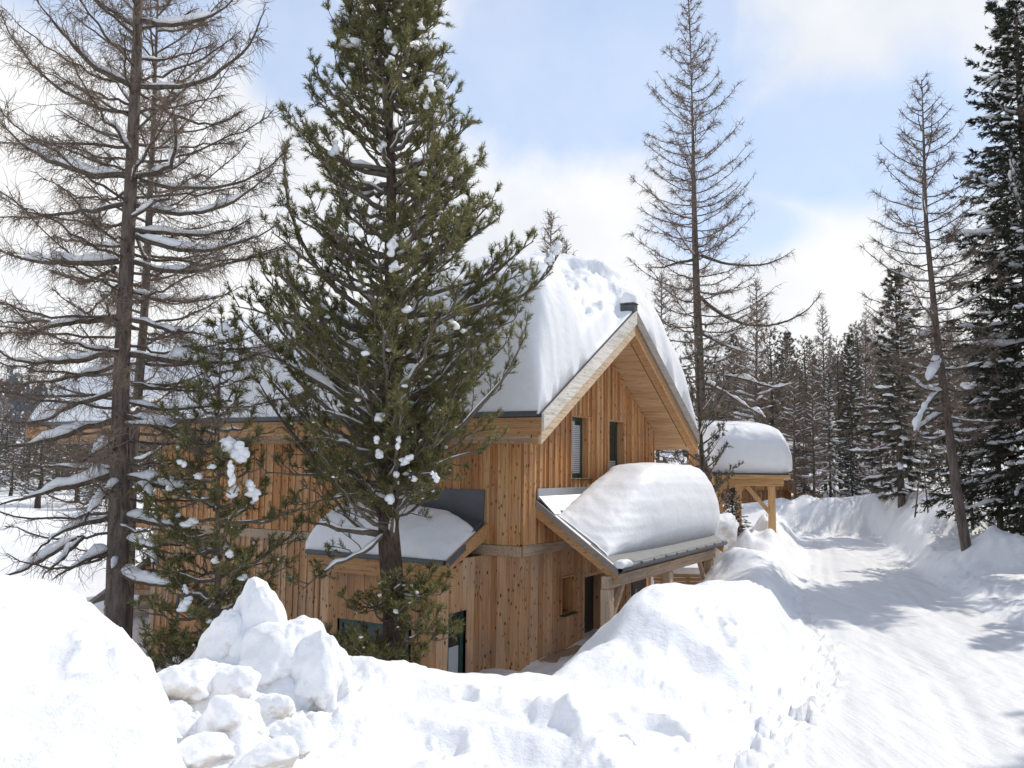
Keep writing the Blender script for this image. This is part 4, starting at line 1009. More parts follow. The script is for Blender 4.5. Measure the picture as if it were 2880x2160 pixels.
def pine_limb(P, r0, mb, mn, ms, g, tuft=.15, dens=8., sub=.7, nper=26, snowp=.3, s0=.3, nl=.085, nw=.0055, upb=.55, k=6, sub2=4, sh=.05):
    n = len(P); s = np.linspace(0, 1, n)
    mb.tubes(P[None], (r0 * (1 - s) ** .9 + .008)[None], k)
    L = np.linalg.norm(np.diff(P, axis=0), axis=1).sum()
    m2 = max(3, int(L * (1 - s0) * dens)); ss = s0 + (1 - s0) * (np.arange(m2) + g.random(m2)) / m2; ss[-1] = .98
    C, T = sample_along(P, ss); a, b = perp_frame(T)
    sg = g.choice([-1, 1], m2)[:, None]
    D = T * g.uniform(.5, 1.0, (m2, 1)) + a * sg * g.uniform(.2, .95, (m2, 1)) + np.array([0, 0, 1.]) * g.normal(.25, .35, (m2, 1))
    l2 = sub * g.uniform(.45, 1.1, m2) * (1.1 - .6 * ss)
    P2 = curved(C, D, l2, upb * .5 * g.uniform(.3, 1.3, m2), 6, g, .15)
    mb.tubes(P2, np.broadcast_to(np.linspace(.011, .006, 6), (m2, 6)), 4)
    i = np.repeat(np.arange(m2), sub2); u = 1 - .5 * g.random(len(i)) ** 1.4; u[::sub2] = 1.0
    x = u * 5; j = np.minimum(x.astype(int), 4); f = (x - j)[:, None]
    C3 = P2[i, j] * (1 - f) + P2[i, j + 1] * f; T3 = unit(P2[i, j + 1] - P2[i, j])
    D3 = T3 * .8 + g.normal(size=(len(i), 3)) * .5 + np.array([0, 0, upb])
    lt = tuft * g.uniform(.6, 1.25, len(i))
    e = C3 + unit(D3) * (lt * .35)[:, None]
    mb.tubes(np.stack([C3, e, C3 + unit(D3) * lt[:, None]], 1), np.broadcast_to(np.array([.006, .005, .004]), (len(i), 3)), 3)
    needles(mn, C3, D3, lt, nper, nl, nw, g)
    if g.random() < snowp: snow_on(ms, P, r0, .008, g.uniform(0, .25), g.uniform(.4, .8), sh, seed=float(g.uniform(0, 50)), brk=.05)
    q = g.random(len(i)) < snowp * .13
    if q.any(): blob(ms, (C3 + unit(D3) * (lt * .8)[:, None])[q], .012 + .05 * g.random(q.sum()) ** 2.5, g)
    return C3

def px_blobs(ms, base, D, L, g, mb):
    """snow clumps hanging in the crown: px, py, half width px, half height px, lean"""
    W_ = np.concatenate(mb.v)
    for x, y, hw_, hh, ln, dd in L:
        c = at(x, y, D + dd) - base; a = hw_ * .8 * D / FPX; b = hh * .85 * D / FPX
        dw = np.linalg.norm((W_ - c) * np.array([1, .25, 1]), axis=1); j = int(np.argmin(dw))   # settle on the nearest bough
        if dw[j] > .4: continue
        c = W_[j] + np.array([0, -.02, a * .35])
        k = max(2, int(round(b / a * 2)) + 1)
        for q in range(k):          # a string of rounded clots hugging the bough
            t = (q + .5) / k * 2 - 1
            r_ = a * (1.05 - .45 * abs(t + .25)) * g.uniform(.7, 1.1)
            blob(ms, (c + np.array([ln * t * b + g.normal() * a * .25, g.normal() * a * .3, t * b * .8]))[None], [r_], g, min(1.3, .6 + .25 * b / a), 9)
def big_pine():
    g = np.random.default_rng(21); D = 14.5
    tp = [(1128, -230), (1121, -100), (1113, 0), (1100, 200), (1093, 407), (1103, 497), (1100, 633), (1098, 723), (1102, 794), (1097, 916), (1102, 1052), (1097, 1142), (1094, 1300), (1092, 1457), (1097, 1570), (1106, 1660), (1112, 1800), (1115, 1880)]
    bx = at(1115, 1880, D); base = np.array([bx[0], bx[1], gz(bx[0], bx[1])])
    mt, mb, mn, ms = MB(), MB(), MB(), MB()
    Q, Rr = trunk_from_px(tp, D, [(-1, .24), (1.5, .20), (3.5, .175), (5, .15), (7, .12), (9, .085), (12, .04), (14, .012)], mt, base, 14, 50, .09)
    pz_ = lambda py: at(1100, py, D)[2] - base[2]
    ys = [-230, -130, 0, 130, 260, 365, 430, 520, 650, 780, 850, 910, 1040, 1170, 1300, 1400, 1480]
    lx = [1100, 1010, 935, 880, 875, 790, 780, 780, 765, 715, 665, 625, 600, 620, 680, 800, 900]
    rx = [1150, 1205, 1240, 1275, 1312, 1345, 1385, 1450, 1455, 1475, 1520, 1500, 1440, 1400, 1320, 1220, 1180]
    sc_ = D / FPX
    zz = np.array([pz_(y) for y in ys])[::-1]; Ll = np.array([(1100 - x) * sc_ for x in lx])[::-1]; Rl = np.array([(x - 1100) * sc_ for x in rx])[::-1]
    H = Q[-1, 2]
    def reach(z, az):
        l, r = np.interp(z, zz, Ll), np.interp(z, zz, Rl)
        return (l + r) / 2 + (r - l) / 2 * math.cos(az)
    N = 310
    for i in range(N):
        zt_ = 3.7 + (H - 3.9) * (i / (N - 1)) ** .92; az = i * 2.39996 + g.normal() * .25    # height of the tip
        Rch = reach(zt_, az) * g.uniform(.55, 1.04)
        if math.sin(az) < -.3: Rch *= .9
        if fbm(np.array([zt_ * .55, math.cos(az) * 1.3, math.sin(az) * 1.3 + 7]), 2) < -.42: continue
        rise = Rch * g.uniform(.15, .85) * min(1, .35 + zt_ / 9) + .1
        z0 = max(1.5, zt_ - rise)
        c = np.array([np.interp(z0, Q[:, 2], Q[:, 0]), np.interp(z0, Q[:, 2], Q[:, 1]), z0])
        e = c + np.array([math.cos(az) * Rch, math.sin(az) * Rch, zt_ - z0])
        t = np.linspace(0, 1, 10)[:, None]
        P = c + (e - c) * t + np.array([0, 0, -1.]) * (Rch * .12 * np.sin(t * np.pi)) + g.normal(size=(10, 3)) * .025 * (t > 0)
        pine_limb(P, max(.016, .016 + .016 * Rch), mb, mn, ms, g, dens=8.5, sub=.62, nper=30, snowp=.68 if zt_ < 8.5 else .3, s0=.42 if Rch > 1 else .15, sub2=5, sh=.055, nl=.10, nw=.0052, upb=.35, tuft=.17)
    hand = [([(1110, 1200), (1170, 1150), (1240, 1060), (1300, 990), (1400, 930)], -.4, .075, .05, .5), ([(1100, 1340), (1180, 1300), (1251, 1247), (1360, 1134), (1437, 1043), (1482, 935)], -1.0, .05, .03, .35),
            ([(1105, 1000), (1200, 930), (1305, 860), (1400, 855), (1480, 840), (1540, 780), (1570, 715)], -.6, .05, .03, .5), ([(1105, 960), (1180, 920), (1251, 880), (1368, 790), (1500, 677)], .4, .05, 0, .35),
            ([(1095, 1180), (1040, 1100), (960, 1020), (880, 940), (760, 880), (660, 860)], -.7, .06, .08, .45), ([(1090, 1230), (1000, 1140), (900, 1085), (800, 1010), (690, 985)], -.3, .05, .09, .4),
            ([(1095, 900), (1000, 860), (900, 780), (850, 690), (800, 560), (800, 420)], .4, .05, 0, .5), ([(1085, 1500), (1000, 1500), (900, 1470), (830, 1465)], -.9, .05, .10, .5), ([(1085, 1300), (980, 1330), (880, 1340), (760, 1330)], -.9, .04, .04, .3),
            ([(1100, 1480), (1020, 1560), (930, 1590), (850, 1660)], -1.2, .035, .06, .3),
            ([(1105, 1380), (1160, 1340), (1220, 1330), (1260, 1345)], -1.2, .03, .05, .2), ([(1105, 1450), (1150, 1400), (1190, 1370)], -1.3, .03, .05, .2), ([(1100, 1320), (1120, 1250), (1150, 1190)], -1.2, .03, .04, .2), ([(1095, 1420), (1030, 1390), (940, 1400), (860, 1420)], -1.3, .035, .05, .2),
            ([(1095, 1290), (1010, 1270), (930, 1230), (850, 1240)], -1.2, .035, .04, .25), ([(1095, 1240), (1020, 1200), (940, 1160), (840, 1150)], -1.0, .035, .04, .25), ([(1100, 1350), (1190, 1320), (1300, 1280), (1400, 1240)], -.9, .03, .03, .3)]
    for pts, dd, r0, sh, s0 in hand:
        P = px_branch(pts, D, base, dd, 12, g, .012)
        pine_limb(P, r0, mb, mn, ms, g, dens=7.5, sub=.5, nper=26, snowp=0.35 if not sh else 0.2, s0=s0, sub2=4)
        if sh: snow_on(ms, P, r0, .008, .1, .75, sh, seed=float(g.uniform(0, 50)), brk=.15)
    for i in range(30):                      # short sprays in front of the trunk
        z0 = g.uniform(3.3, 6.6); az = g.uniform(-2.7, -.4); Rch = g.uniform(.35, 1.1)
        c = np.array([np.interp(z0, Q[:, 2], Q[:, 0]), np.interp(z0, Q[:, 2], Q[:, 1]), z0]); e = c + np.array([math.cos(az) * Rch, math.sin(az) * Rch, g.uniform(-.1, .5)]); t = np.linspace(0, 1, 8)[:, None]
        pine_limb(c + (e - c) * t + g.normal(size=(8, 3)) * .02 * (t > 0), .016, mb, mn, ms, g, dens=8, sub=.38, nper=28, snowp=.6, s0=.3, sub2=4, sh=.05, nl=.10, nw=.0052, upb=.3)
    for i in range(34):
        z0 = g.uniform(.6, 2.3); az = g.uniform(-2.9, .6); Rch = g.uniform(.5, 1.45) * (1.0 if math.cos(az) < .2 else .75)
        c = np.array([np.interp(z0, Q[:, 2], Q[:, 0]), np.interp(z0, Q[:, 2], Q[:, 1]), z0]); e = c + np.array([math.cos(az) * Rch, math.sin(az) * Rch, g.uniform(-.25, .35)]); t = np.linspace(0, 1, 9)[:, None]
        pine_limb(c + (e - c) * t - np.array([0, 0, .12]) * np.sin(t * np.pi) + g.normal(size=(9, 3)) * .02 * (t > 0), .022, mb, mn, ms, g, dens=9, sub=.42, nper=24, snowp=.45, s0=.3, sub2=5, sh=.05, nl=.10, nw=.006, upb=.3)
    px_blobs(ms, base, D, [(1090, 95, 16, 32, -.3, -1.0), (1103, 135, 10, 22, .3, -1.0), (1105, 175, 22, 14, .6, -1.1), (1212, 248, 17, 22, -.2, -1.2), (1205, 280, 11, 22, -.1, -1.2), (975, 115, 28, 9, .8, -.8), (921, 395, 16, 28, .1, -1.2), (1093, 690, 14, 30, .1, -2.0),
                           (1100, 720, 14, 20, .5, -2.0), (1100, 670, 16, 14, .2, -2.0), (1555, 705, 24, 22, 0, -.7), (1545, 730, 14, 20, 0, -.7), (1185, 65, 12, 12, 0, -.9), (1225, 75, 7, 14, 0, -.8), (1150, 1312, 13, 9, .2, -1.9), (1128, 1330, 16, 12, .3, -1.9), (1105, 1342, 10, 9, 0, -1.9), (1120, 1268, 7, 13, .1, -1.9), (1124, 1238, 7, 11, 0, -1.9), (1068, 1440, 16, 17, -.2, -1.9), (1215, 1350, 8, 18, -.5, -1.8),
                           (1142, 1335, 9, 10, -.2, -1.9), (1048, 1250, 9, 13, -.2, -1.6), (1038, 1280, 10, 15, -.2, -1.6), (1060, 1180, 26, 10, .3, -1.4), (700, 985, 40, 14, -.4, -1.0), (1230, 190, 9, 18, -.7, -1.2), (1060, 370, 12, 18, .2, -1.4), (990, 640, 9, 14, 0, -1.6), (1150, 860, 12, 9, 0, -2), (1290, 930, 18, 10, -.4, -1.3)], g, mb)
    return finish_tree('stone_pine', base, None, [('trunk', mt, 'bark_pine'), ('limb', mb, 'branch_pine'), ('crown', mn, 'needle_pine'), ('branch_snow', ms, 'snow_twig')],
                       label='big green stone pine with clumps of snow, standing before the chalet long wall', cat='tree')
big_pine()

def young_pine():
    g = np.random.default_rng(31); D = 13.0
    tp = [(640, 905), (622, 945), (617, 1060), (615, 1179), (614, 1300), (613, 1450), (612, 1600), (612, 1720), (612, 1800)]
    bx = at(612, 1800, D); base = np.array([bx[0], bx[1], gz(bx[0], bx[1])])
    mt, mb, mn, ms = MB(), MB(), MB(), MB()
    Q, Rr = trunk_from_px(tp, D, [(-1, .07), (1, .055), (3, .04), (5, .012)], mt, base, 9, 24, .05)
    sc_ = D / FPX; pz_ = lambda py: at(615, py, D)[2] - base[2]
    ys = [900, 1000, 1120, 1250, 1350, 1450, 1600, 1720]; Rt = [14, 55, 105, 165, 225, 240, 235, 180]
    zz = np.array([pz_(y) for y in ys])[::-1]; Rz = np.array(Rt)[::-1] * sc_
    N = 88
    for i in range(N):
        zt_ = 1.1 + (Q[-1, 2] - 1.2) * (i / (N - 1)) ** 1.6; az = i * 2.39996 + g.normal() * .3
        Rch = np.interp(zt_, zz, Rz) * g.uniform(.5, 1.05); z0 = max(.5, zt_ - Rch * g.uniform(.1, .5))
        c = np.array([np.interp(z0, Q[:, 2], Q[:, 0]), np.interp(z0, Q[:, 2], Q[:, 1]), z0]); e = c + np.array([math.cos(az) * Rch, math.sin(az) * Rch, zt_ - z0])
        t = np.linspace(0, 1, 9)[:, None]; P = c + (e - c) * t - np.array([0, 0, 1.]) * (Rch * .1 * np.sin(t * np.pi)) + g.normal(size=(9, 3)) * .02 * (t > 0)
        pine_limb(P, .014 + .01 * Rch, mb, mn, ms, g, dens=8, sub=.45, nper=24, snowp=.4, s0=.25, sub2=5, sh=.05, nl=.10, nw=.006, upb=.3)
    px_blobs(ms, base, D, [(628, 925, 16, 22, .2, 0), (648, 945, 11, 26, -.2, 0), (640, 1260, 34, 26, -.7, -.8), (672, 1290, 26, 34, -.3, -.8), (683, 1330, 12, 42, -.1, -.8), (648, 1400, 28, 14, -.6, -.9), (715, 1405, 22, 34, -.5, -.9), (705, 1385, 14, 14, 0, -.9), (515, 1665, 10, 16, -.6, -1.0),
                           (505, 1690, 20, 26, .5, -1.0), (560, 1320, 16, 10, .3, -.8), (550, 1345, 18, 9, 0, -.7), (530, 1300, 14, 10, -.8, -.7), (600, 1590, 12, 12, 0, -.8), (680, 1625, 14, 9, 0, -.7), (660, 1560, 14, 10, .3, -.8), (540, 1460, 18, 14, .3, -.8), (470, 1370, 12, 8, -.6, -.6)], g, mb)
    return finish_tree('stone_pine', base, None, [('trunk', mt, 'branch_pine'), ('limb', mb, 'branch_pine'), ('crown', mn, 'needle_pine'), ('branch_snow', ms, 'snow_twig')],
                       label='young slender stone pine with thin grey stem between larch and big pine', cat='tree')
young_pine()

def spruce(H, Rb, g, r_tr=.2, n=140, snowf=.55, detail=1.0, zlow=.06, brown=0, nl=.15, nw=.02, droop=.35, narrow=1.0, hang=.5, sh=.07):
    """a spruce at the origin: returns part meshes"""
    mt, mb, mn, ms = MB(), MB(), MB(), MB()
    z = np.linspace(-.4, H, 14); Q = np.stack([.02 * H * .1 * np.sin(z * .7), 0 * z, z], 1)
    mt.tubes(Q[None], np.interp(z, [-.4, 0, H * .5, H], [r_tr * 1.2, r_tr, r_tr * .55, .012])[None], 8)
    SC, SD, SL_, = [], [], []
    for i in range(n):
        t = (i + .5) / n; z0 = H * (zlow + (.985 - zlow) * t ** .9); az = i * 2.39996 + g.normal() * .35
        env = (1 - (z0 / H)) ** .78 * min(1, .55 + z0 / (H * .25))
        L = max(.12, Rb * env * g.uniform(.45, 1.15) * narrow)
        up0 = .45 * (t ** 1.5) - droop * (1 - t)
        P = curved(np.array([[0, 0, z0]]), np.array([[math.cos(az), math.sin(az), up0]]), np.array([L]), .16 + .12 * g.random() - .1 * (1 - t), 9, g, .06)[0]
        mb.tubes(P[None], np.linspace(max(.008, .012 * L + .006), .005, 9)[None], 4)
        k = max(4, int(L * 9 * detail)); s = g.uniform(.12, 1, k); s[0] = .97
        C, T = sample_along(P, s); a, b = perp_frame(T); sg = g.choice([-1, 1], k)[:, None]
        D = T * .75 + a * sg * g.uniform(.2, .9, (k, 1)) + np.array([0, 0, -1.]) * g.uniform(-.1, 1, (k, 1)) * hang
        SC.append(C); SD.append(D); SL_.append(np.clip(L * .30 * g.uniform(.5, 1.2, k) * (1.15 - .6 * s), .10, .7))
        if g.random() < snowf and L > .25: snow_on(ms, P, .02 + .04 * L, .02, .15, .98, sh * min(1.3, .5 + L * .4), k=5, seed=float(g.uniform(0, 50)), brk=.1)
    C = np.concatenate(SC); D = np.concatenate(SD); L = np.concatenate(SL_)
    needles(mn, C, D, L, int(16 * (1 if detail >= 1 else .8)), nl, nw, g, spread=.75)
    q = g.random(len(C)) < snowf * .16
    if q.any(): blob(ms, (C + unit(D) * (L * .5)[:, None] + np.array([0, 0, .05]))[q], g.uniform(.05, .11, q.sum()) * (sh / .07), g, .5, 6)
    return mt, mb, mn, ms

def place_spruce(px, py_base, depth, py_top, label, seed, Rb, group, needle='needle_spruce', name='spruce_tree', **kw):
    p = at(px, py_base, depth); z = gz(p[0], p[1]); base = np.array([p[0], p[1], z])
    H = at(px, py_top, depth)[2] - z
    mt, mb, mn, ms = spruce(H, Rb, np.random.default_rng(seed), **kw)
    return finish_tree(name, base, None, [('trunk', mt, 'bark_larch'), ('branch', mb, 'branch_larch'), ('crown', mn, needle), ('branch_snow', ms, 'snow_twig')], label=label, cat='tree', group=group)
place_spruce(2925, 1530, 25.6, -260, 'towering dark spruce filling the right margin beside the leaning larch', 41, 3.4, None, r_tr=.24, n=460, snowf=.30, detail=1.5, zlow=.0, nl=.15, nw=.02, sh=.09, hang=.7)
place_spruce(2815, 1530, 26.5, 640, 'shorter brownish spruce with a thin pale stem in front of the towering one', 42, 1.5, None, r_tr=.10, n=110, snowf=.7, detail=.9, zlow=.15, nl=.13, nw=.016, sh=.12, hang=.8, droop=.6)

# ------------------------------------------------------------------ trees of the wood behind: one of each kind, then copies
def copy_tree(src, loc, scale, rot, label, group, cat='tree'):
    r = src.copy(); col.objects.link(r); r.location = loc; r.scale = scale; r.rotation_euler = (random.uniform(-.02, .02), random.uniform(-.02, .02), rot)
    tag(r, label, cat, group)
    for ch in src.children:
        c = ch.copy(); col.objects.link(c); c.parent = r
    return r
protos = {}
def proto(kind, seed):
    g = np.random.default_rng(seed)
    if kind == 'spruce':
        parts = spruce(10., 2.1, g, r_tr=.13, n=150, snowf=.55, detail=1.0, nl=.20, nw=.03, sh=.09)
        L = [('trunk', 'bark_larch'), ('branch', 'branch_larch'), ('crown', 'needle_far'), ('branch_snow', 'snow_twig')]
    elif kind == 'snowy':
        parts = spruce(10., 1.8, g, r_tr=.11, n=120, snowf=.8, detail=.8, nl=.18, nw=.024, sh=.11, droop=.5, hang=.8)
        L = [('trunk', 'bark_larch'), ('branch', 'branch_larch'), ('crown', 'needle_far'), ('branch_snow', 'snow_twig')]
    elif kind == 'pine':
        mt, mb, mn, ms = MB(), MB(), MB(), MB()
        z = np.linspace(-.4, 9.6, 12); mt.tubes(np.stack([.06 * np.sin(z), .05 * np.cos(z * .7), z], 1)[None], np.linspace(.2, .02, 12)[None], 8)
        for i in range(56):
            t = i / 55; zt_ = 2.4 + 7.6 * t ** .9; az = i * 2.39996; Rr_ = (1.9 * (1 - t) ** .6 * min(1, .5 + t * 3) + .2) * g.uniform(.7, 1.1)
            c = np.array([0, 0, max(1, zt_ - Rr_ * .7)]); e = np.array([math.cos(az) * Rr_, math.sin(az) * Rr_, zt_]); tt = np.linspace(0, 1, 7)[:, None]
            pine_limb(c + (e - c) * tt - np.array([0, 0, .1]) * np.sin(tt * 3.1), .04, mb, mn, ms, g, dens=5, sub=.6, nper=16, snowp=.35, nl=.15, nw=.016, sub2=3, tuft=.22, k=4, sh=.08)
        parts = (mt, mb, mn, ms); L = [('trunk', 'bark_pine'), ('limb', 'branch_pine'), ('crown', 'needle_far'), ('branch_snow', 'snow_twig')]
    else:
        mt, mb, mw, ms = MB(), MB(), MB(), MB()
        z = np.linspace(-.4, 12, 14); mt.tubes(np.stack([.05 * np.sin(z * .5), 0 * z, z], 1)[None], np.linspace(.14, .012, 14)[None], 7)
        for i in range(96):
            t = (i + .5) / 96; z0 = 1.6 + 10.2 * t; az = i * 2.39996 + g.normal() * .3
            P = curved(np.array([[0, 0, z0]]), np.array([[math.cos(az), math.sin(az), -.2 + .7 * t]]), np.array([(2.1 * (1 - t) ** .8 + .15) * g.uniform(.6, 1.1)]), .25, 7, g, .07)[0]
            larch_branch(P, .024, mb, mw, g, dens=8, L2=.8, twig=.011, hang=.3, snow=ms if g.random() < .45 else None, sh=.08, n3=5, k=3, r1=.009)
        parts = (mt, mb, mw, ms); L = [('trunk', 'bark_larch'), ('branch', 'twig_far'), ('twigs', 'twig_far'), ('branch_snow', 'snow_twig')]
    return parts, L
HP = {'spruce': 10., 'snowy': 10., 'pine': 10., 'larch': 12.}
NAME = {'spruce': 'spruce_tree', 'snowy': 'spruce_tree', 'pine': 'stone_pine', 'larch': 'larch_tree'}
def plant(kind, px, depth, py_top, label, group, wide=1.0, z=None):
    p = at(px, 1400, depth); z = gz(p[0], p[1]) if z is None else z
    H = at(px, py_top, depth)[2] - z; s = H / HP[kind]
    if kind not in protos:
        parts, L = proto(kind, {'spruce': 51, 'snowy': 52, 'pine': 53, 'larch': 54}[kind])
        r = finish_tree(NAME[kind], (0, 0, 0), None, [(nm, mb, mt) for (nm, mt), mb in zip(L, parts)])
        protos[kind] = r; r.location = (p[0], p[1], z - .1); r.scale = (s * wide, s * wide, s); r.rotation_euler = (0, 0, random.uniform(0, 6.28)); tag(r, label, 'tree', group)
        return r
    return copy_tree(protos[kind], (p[0], p[1], z - .1), (s * wide, s * wide, s), random.uniform(0, 6.28), label, group)
GW = 'trees of the wood beyond the road'
for k, a, b, d, lab, wd in [
    ('spruce', 1435, 95, 37, 'tallest spruce of the wood, pointed top just left of the leaning larch', 1.15),
    ('spruce', 1130, 525, 46, 'slim dark spruce with a sharp tip in the middle of the wood', .8),
    ('pine', 1050, 595, 49, 'round-topped stone pine close beside the slim dark spruce', .8),
    ('larch', 955, 345, 47, 'thin pale-brown larch spire standing left of the slim dark spruce', .8),
    ('pine', 630, 530, 50, 'broad stone pine behind the snowed-up carport', 1.0),
    ('larch', 510, 190, 48, 'brownish larch behind the carport, between the lone larch and the broad stone pine', 1.0),
    ('larch', 1215, 450, 55, 'faint larch rising between the slim dark spruce and the tallest spruce', .8),
    ('snowy', 985, 770, 43, 'thin snow-striped spruce with bare tip at the bend of the road', .95),
    ('spruce', 1125, 1130, 44, 'low dark spruce at the road bend beside the snow-striped one', 1.2),
    ('larch', 1250, 640, 42, 'slim larch with bare lower stem above the road bend', .75),
    ('larch', 1310, 700, 41, 'second slim larch with bare lower stem right of its twin', .75),
    ('larch', 1500, 620, 47, 'brown larch rising behind the open snow slope', 1.1),
    ('larch', 1640, 640, 45, 'brownish larch directly behind the leaning larch trunk', 1.2),
    ('larch', 1745, 380, 44, 'reddish larch between the leaning larch and the towering spruce', .9),
    ('larch', 1800, 520, 36, 'bushy reddish larch beside the towering spruce', 1.0),
    ('snowy', 1880, 900, 27, 'snow-draped young spruce at the foot of the towering spruce', 1.1),
    ('pine', 170, 500, 26.8, 'stone pine at the left end of the carport, before the lone larch trunk', .8),
    ('pine', 790, 760, 52, 'stone pine with a ragged top right of the carport', 1.0),
    ('spruce', 870, 900, 55, 'squat spruce in the wood behind the far cabin', 1.1),
    ('larch', 700, 560, 60, 'thin larch behind the broad stone pine', .8),
    ('spruce', 1390, 560, 50, 'spruce half hidden by the tallest spruce of the wood', 1.0),
    ('larch', 1000, 560, 58, 'larch with fine brown twigs behind the snow-striped spruce', .9),
    ('larch', 880, 700, 41.5, 'short brown larch above the far cabin', 1.0),
    ('larch', 760, 700, 41, 'brown larch thicket tree beside the ragged stone pine', 1.1),
    ('snowy', 820, 1000, 43, 'snow-striped spruce next to the far cabin wall', 1.0)]:
    q = zf(a, b); plant(k, q[0], d, q[1], lab, GW, wd)
q = (2060, 1362); plant('spruce', q[0], 27, q[1], 'small bushy spruce under the carport beam beside its post', None, 1.9)
plant('larch', 1537, 45, 590, 'bare larch tip rising behind the snowy ridge of the chalet', GW, .9, 0.5)
plant('larch', 1595, 55, 672, 'tiny bare larch tip just over the chalet roof snow', GW, .8, 0.5)
plant('larch', 1850, 52, 760, 'bare larch partly hidden by the snow on the right roof slope', GW, .9)
GL = 'trees in the valley left of the chalet'
_lk = {'pine': 'snow-dusted bushy stone pine in the row beyond the left snowfield', 'spruce': 'dark spruce standing among the row beyond the left snowfield', 'snowy': 'snow-covered spruce in the row beyond the left snowfield', 'larch': 'leafless brown larch behind the row beyond the left snowfield'}
for k, x, y, d, wd in [('pine', 110, 1235, 42, 2.4), ('pine', 215, 1250, 44, 2.6), ('pine', 30, 1270, 46, 2.4), ('pine', 410, 1235, 40, 2.2), ('spruce', 300, 1210, 50, 2.0), ('snowy', 170, 1190, 52, 1.8), ('larch', 150, 1110, 60, 1.3), ('larch', 60, 1150, 62, 1.3), ('spruce', -40, 1200, 50, 2.0), ('pine', 330, 1250, 42, 2.4), ('snowy', 260, 1270, 41, 2.2), ('larch', 240, 1130, 58, 1.3), ('spruce', 75, 1200, 56, 1.8), ('pine', 160, 1215, 50, 2.4),
                       ('spruce', 10, 1160, 66, 1.6), ('larch', 110, 1120, 64, 1.4), ('spruce', 200, 1165, 66, 1.6), ('pine', 270, 1215, 54, 2.2), ('larch', 290, 1100, 70, 1.3), ('larch', -10, 1120, 74, 1.4), ('spruce', 130, 1150, 76, 1.6), ('spruce', 400, 1190, 56, 1.7)]:
    plant(k, x, d, y, _lk[k], GL, wd)
GR = 'hazy trees deep in the wood'
for i in range(46):
    px = 2010 + 860 * ((i * .618) % 1); d = 58 + 42 * ((i * .381) % 1); k = ('larch', 'spruce', 'larch', 'pine', 'larch')[i % 5]
    top = 1090 - 170 * random.random() - (60 if px > 2350 else 0)
    lab = {'larch': 'leafless brown larch deep in the wood beyond the road', 'spruce': 'dim green spruce deep in the wood beyond the road', 'pine': 'dim stone pine deep in the wood beyond the road'}[k]
    plant(k, px, d, top, lab, GR, 1.15)

for i, (x, y, hgt) in enumerate([(14.0, 14.6, 1.25), (16.5, 17.2, 1.5), (18.2, 19.5, 1.4), (15.9, 21.0, 1.0)]):
    copy_tree(protos['spruce'], (x, y, gz(x, y) - .1), (hgt, hgt, hgt), i * 1.3, 'spruce on the right bank just outside the picture, shading the road', 'spruces shading the road')
# saplings on the bank
for i, (a, b, d, ln, lab) in enumerate([((2570, 1405), (2590, 1300), 31, .1, 'thin bare sapling sticking out of the bank, left one of the small group'), ((2610, 1400), (2600, 1330), 30, 0, 'short bare sapling in the middle of the small group on the bank'), ((2660, 1385), (2635, 1300), 29, 0, 'slanting bare sapling nearest the leaning larch on the bank')]):
    g = np.random.default_rng(70 + i); A = at(*a, d); base = np.array([A[0], A[1], gz(A[0], A[1])]); B_ = at(*b, d) - base
    mb, mw = MB(), MB(); P = resample([np.array([0, 0, -.2]), B_ * .5 + g.normal(size=3) * .03, B_ * 1.4], 8)
    mb.tubes(P[None], np.linspace(.035, .01, 8)[None], 5)
    C, T = sample_along(P, g.uniform(.3, 1, 14)); mw.tubes(curved(C, T * .4 + g.normal(size=(14, 3)) * .6, g.uniform(.2, .5, 14), .2, 5, g), np.full((14, 5), .008), 3)
    r = finish_tree('sapling', base, None, [('stem', mb, 'bark_larch'), ('twigs', mw, 'twig_far')], label=lab, cat='sapling', group='saplings on the bank')

# ---- far forest on the slopes, too far to count
def far_forest():
    g = np.random.default_rng(80); m = MB(); n = 2600
    az = np.radians(np.concatenate([g.uniform(-46, -14, n // 2), g.uniform(-14, 46, n // 2)])); d = np.concatenate([g.uniform(120, 420, n // 2), g.uniform(120, 330, n // 2)])
    x, y = d * np.sin(az), d * np.cos(az); z = terrain(x, y); keep = fbm(v3(x * .02, y * .02, 3.), 3) > -.35
    x, y, z = x[keep], y[keep], z[keep]; k = len(x); H = g.uniform(6, 13, k); nt_ = 46
    t = g.random((k, nt_)); ph = g.uniform(0, 6.28, (k, nt_)); rr_ = (1 - t) * H[:, None] * .17 * g.uniform(.4, 1.1, (k, nt_))
    C = np.stack([x[:, None] + rr_ * np.cos(ph), y[:, None] + rr_ * np.sin(ph), z[:, None] + H[:, None] * (.08 + .9 * t)], -1)
    o1 = g.normal(size=(k, nt_, 3)) * H[:, None, None] * .05; o2 = g.normal(size=(k, nt_, 3)) * H[:, None, None] * .05
    m.tris(np.stack([C - o1 * .6, C + o1 * .6 - np.array([0, 0, .4]), C + o2], -2).reshape(-1, 3, 3))
    P = np.stack([np.stack([x, y, z - .5], -1), np.stack([x, y, z + H], -1)], 1); m.tubes(P, np.stack([H * .02, H * .002], 1), 3)
    o = m.build('forest', MAT['far_wood']); tag(o, 'far forest, haze tinted blue into its colour, covering the slopes behind everything', 'forest', kind='stuff')
far_forest()

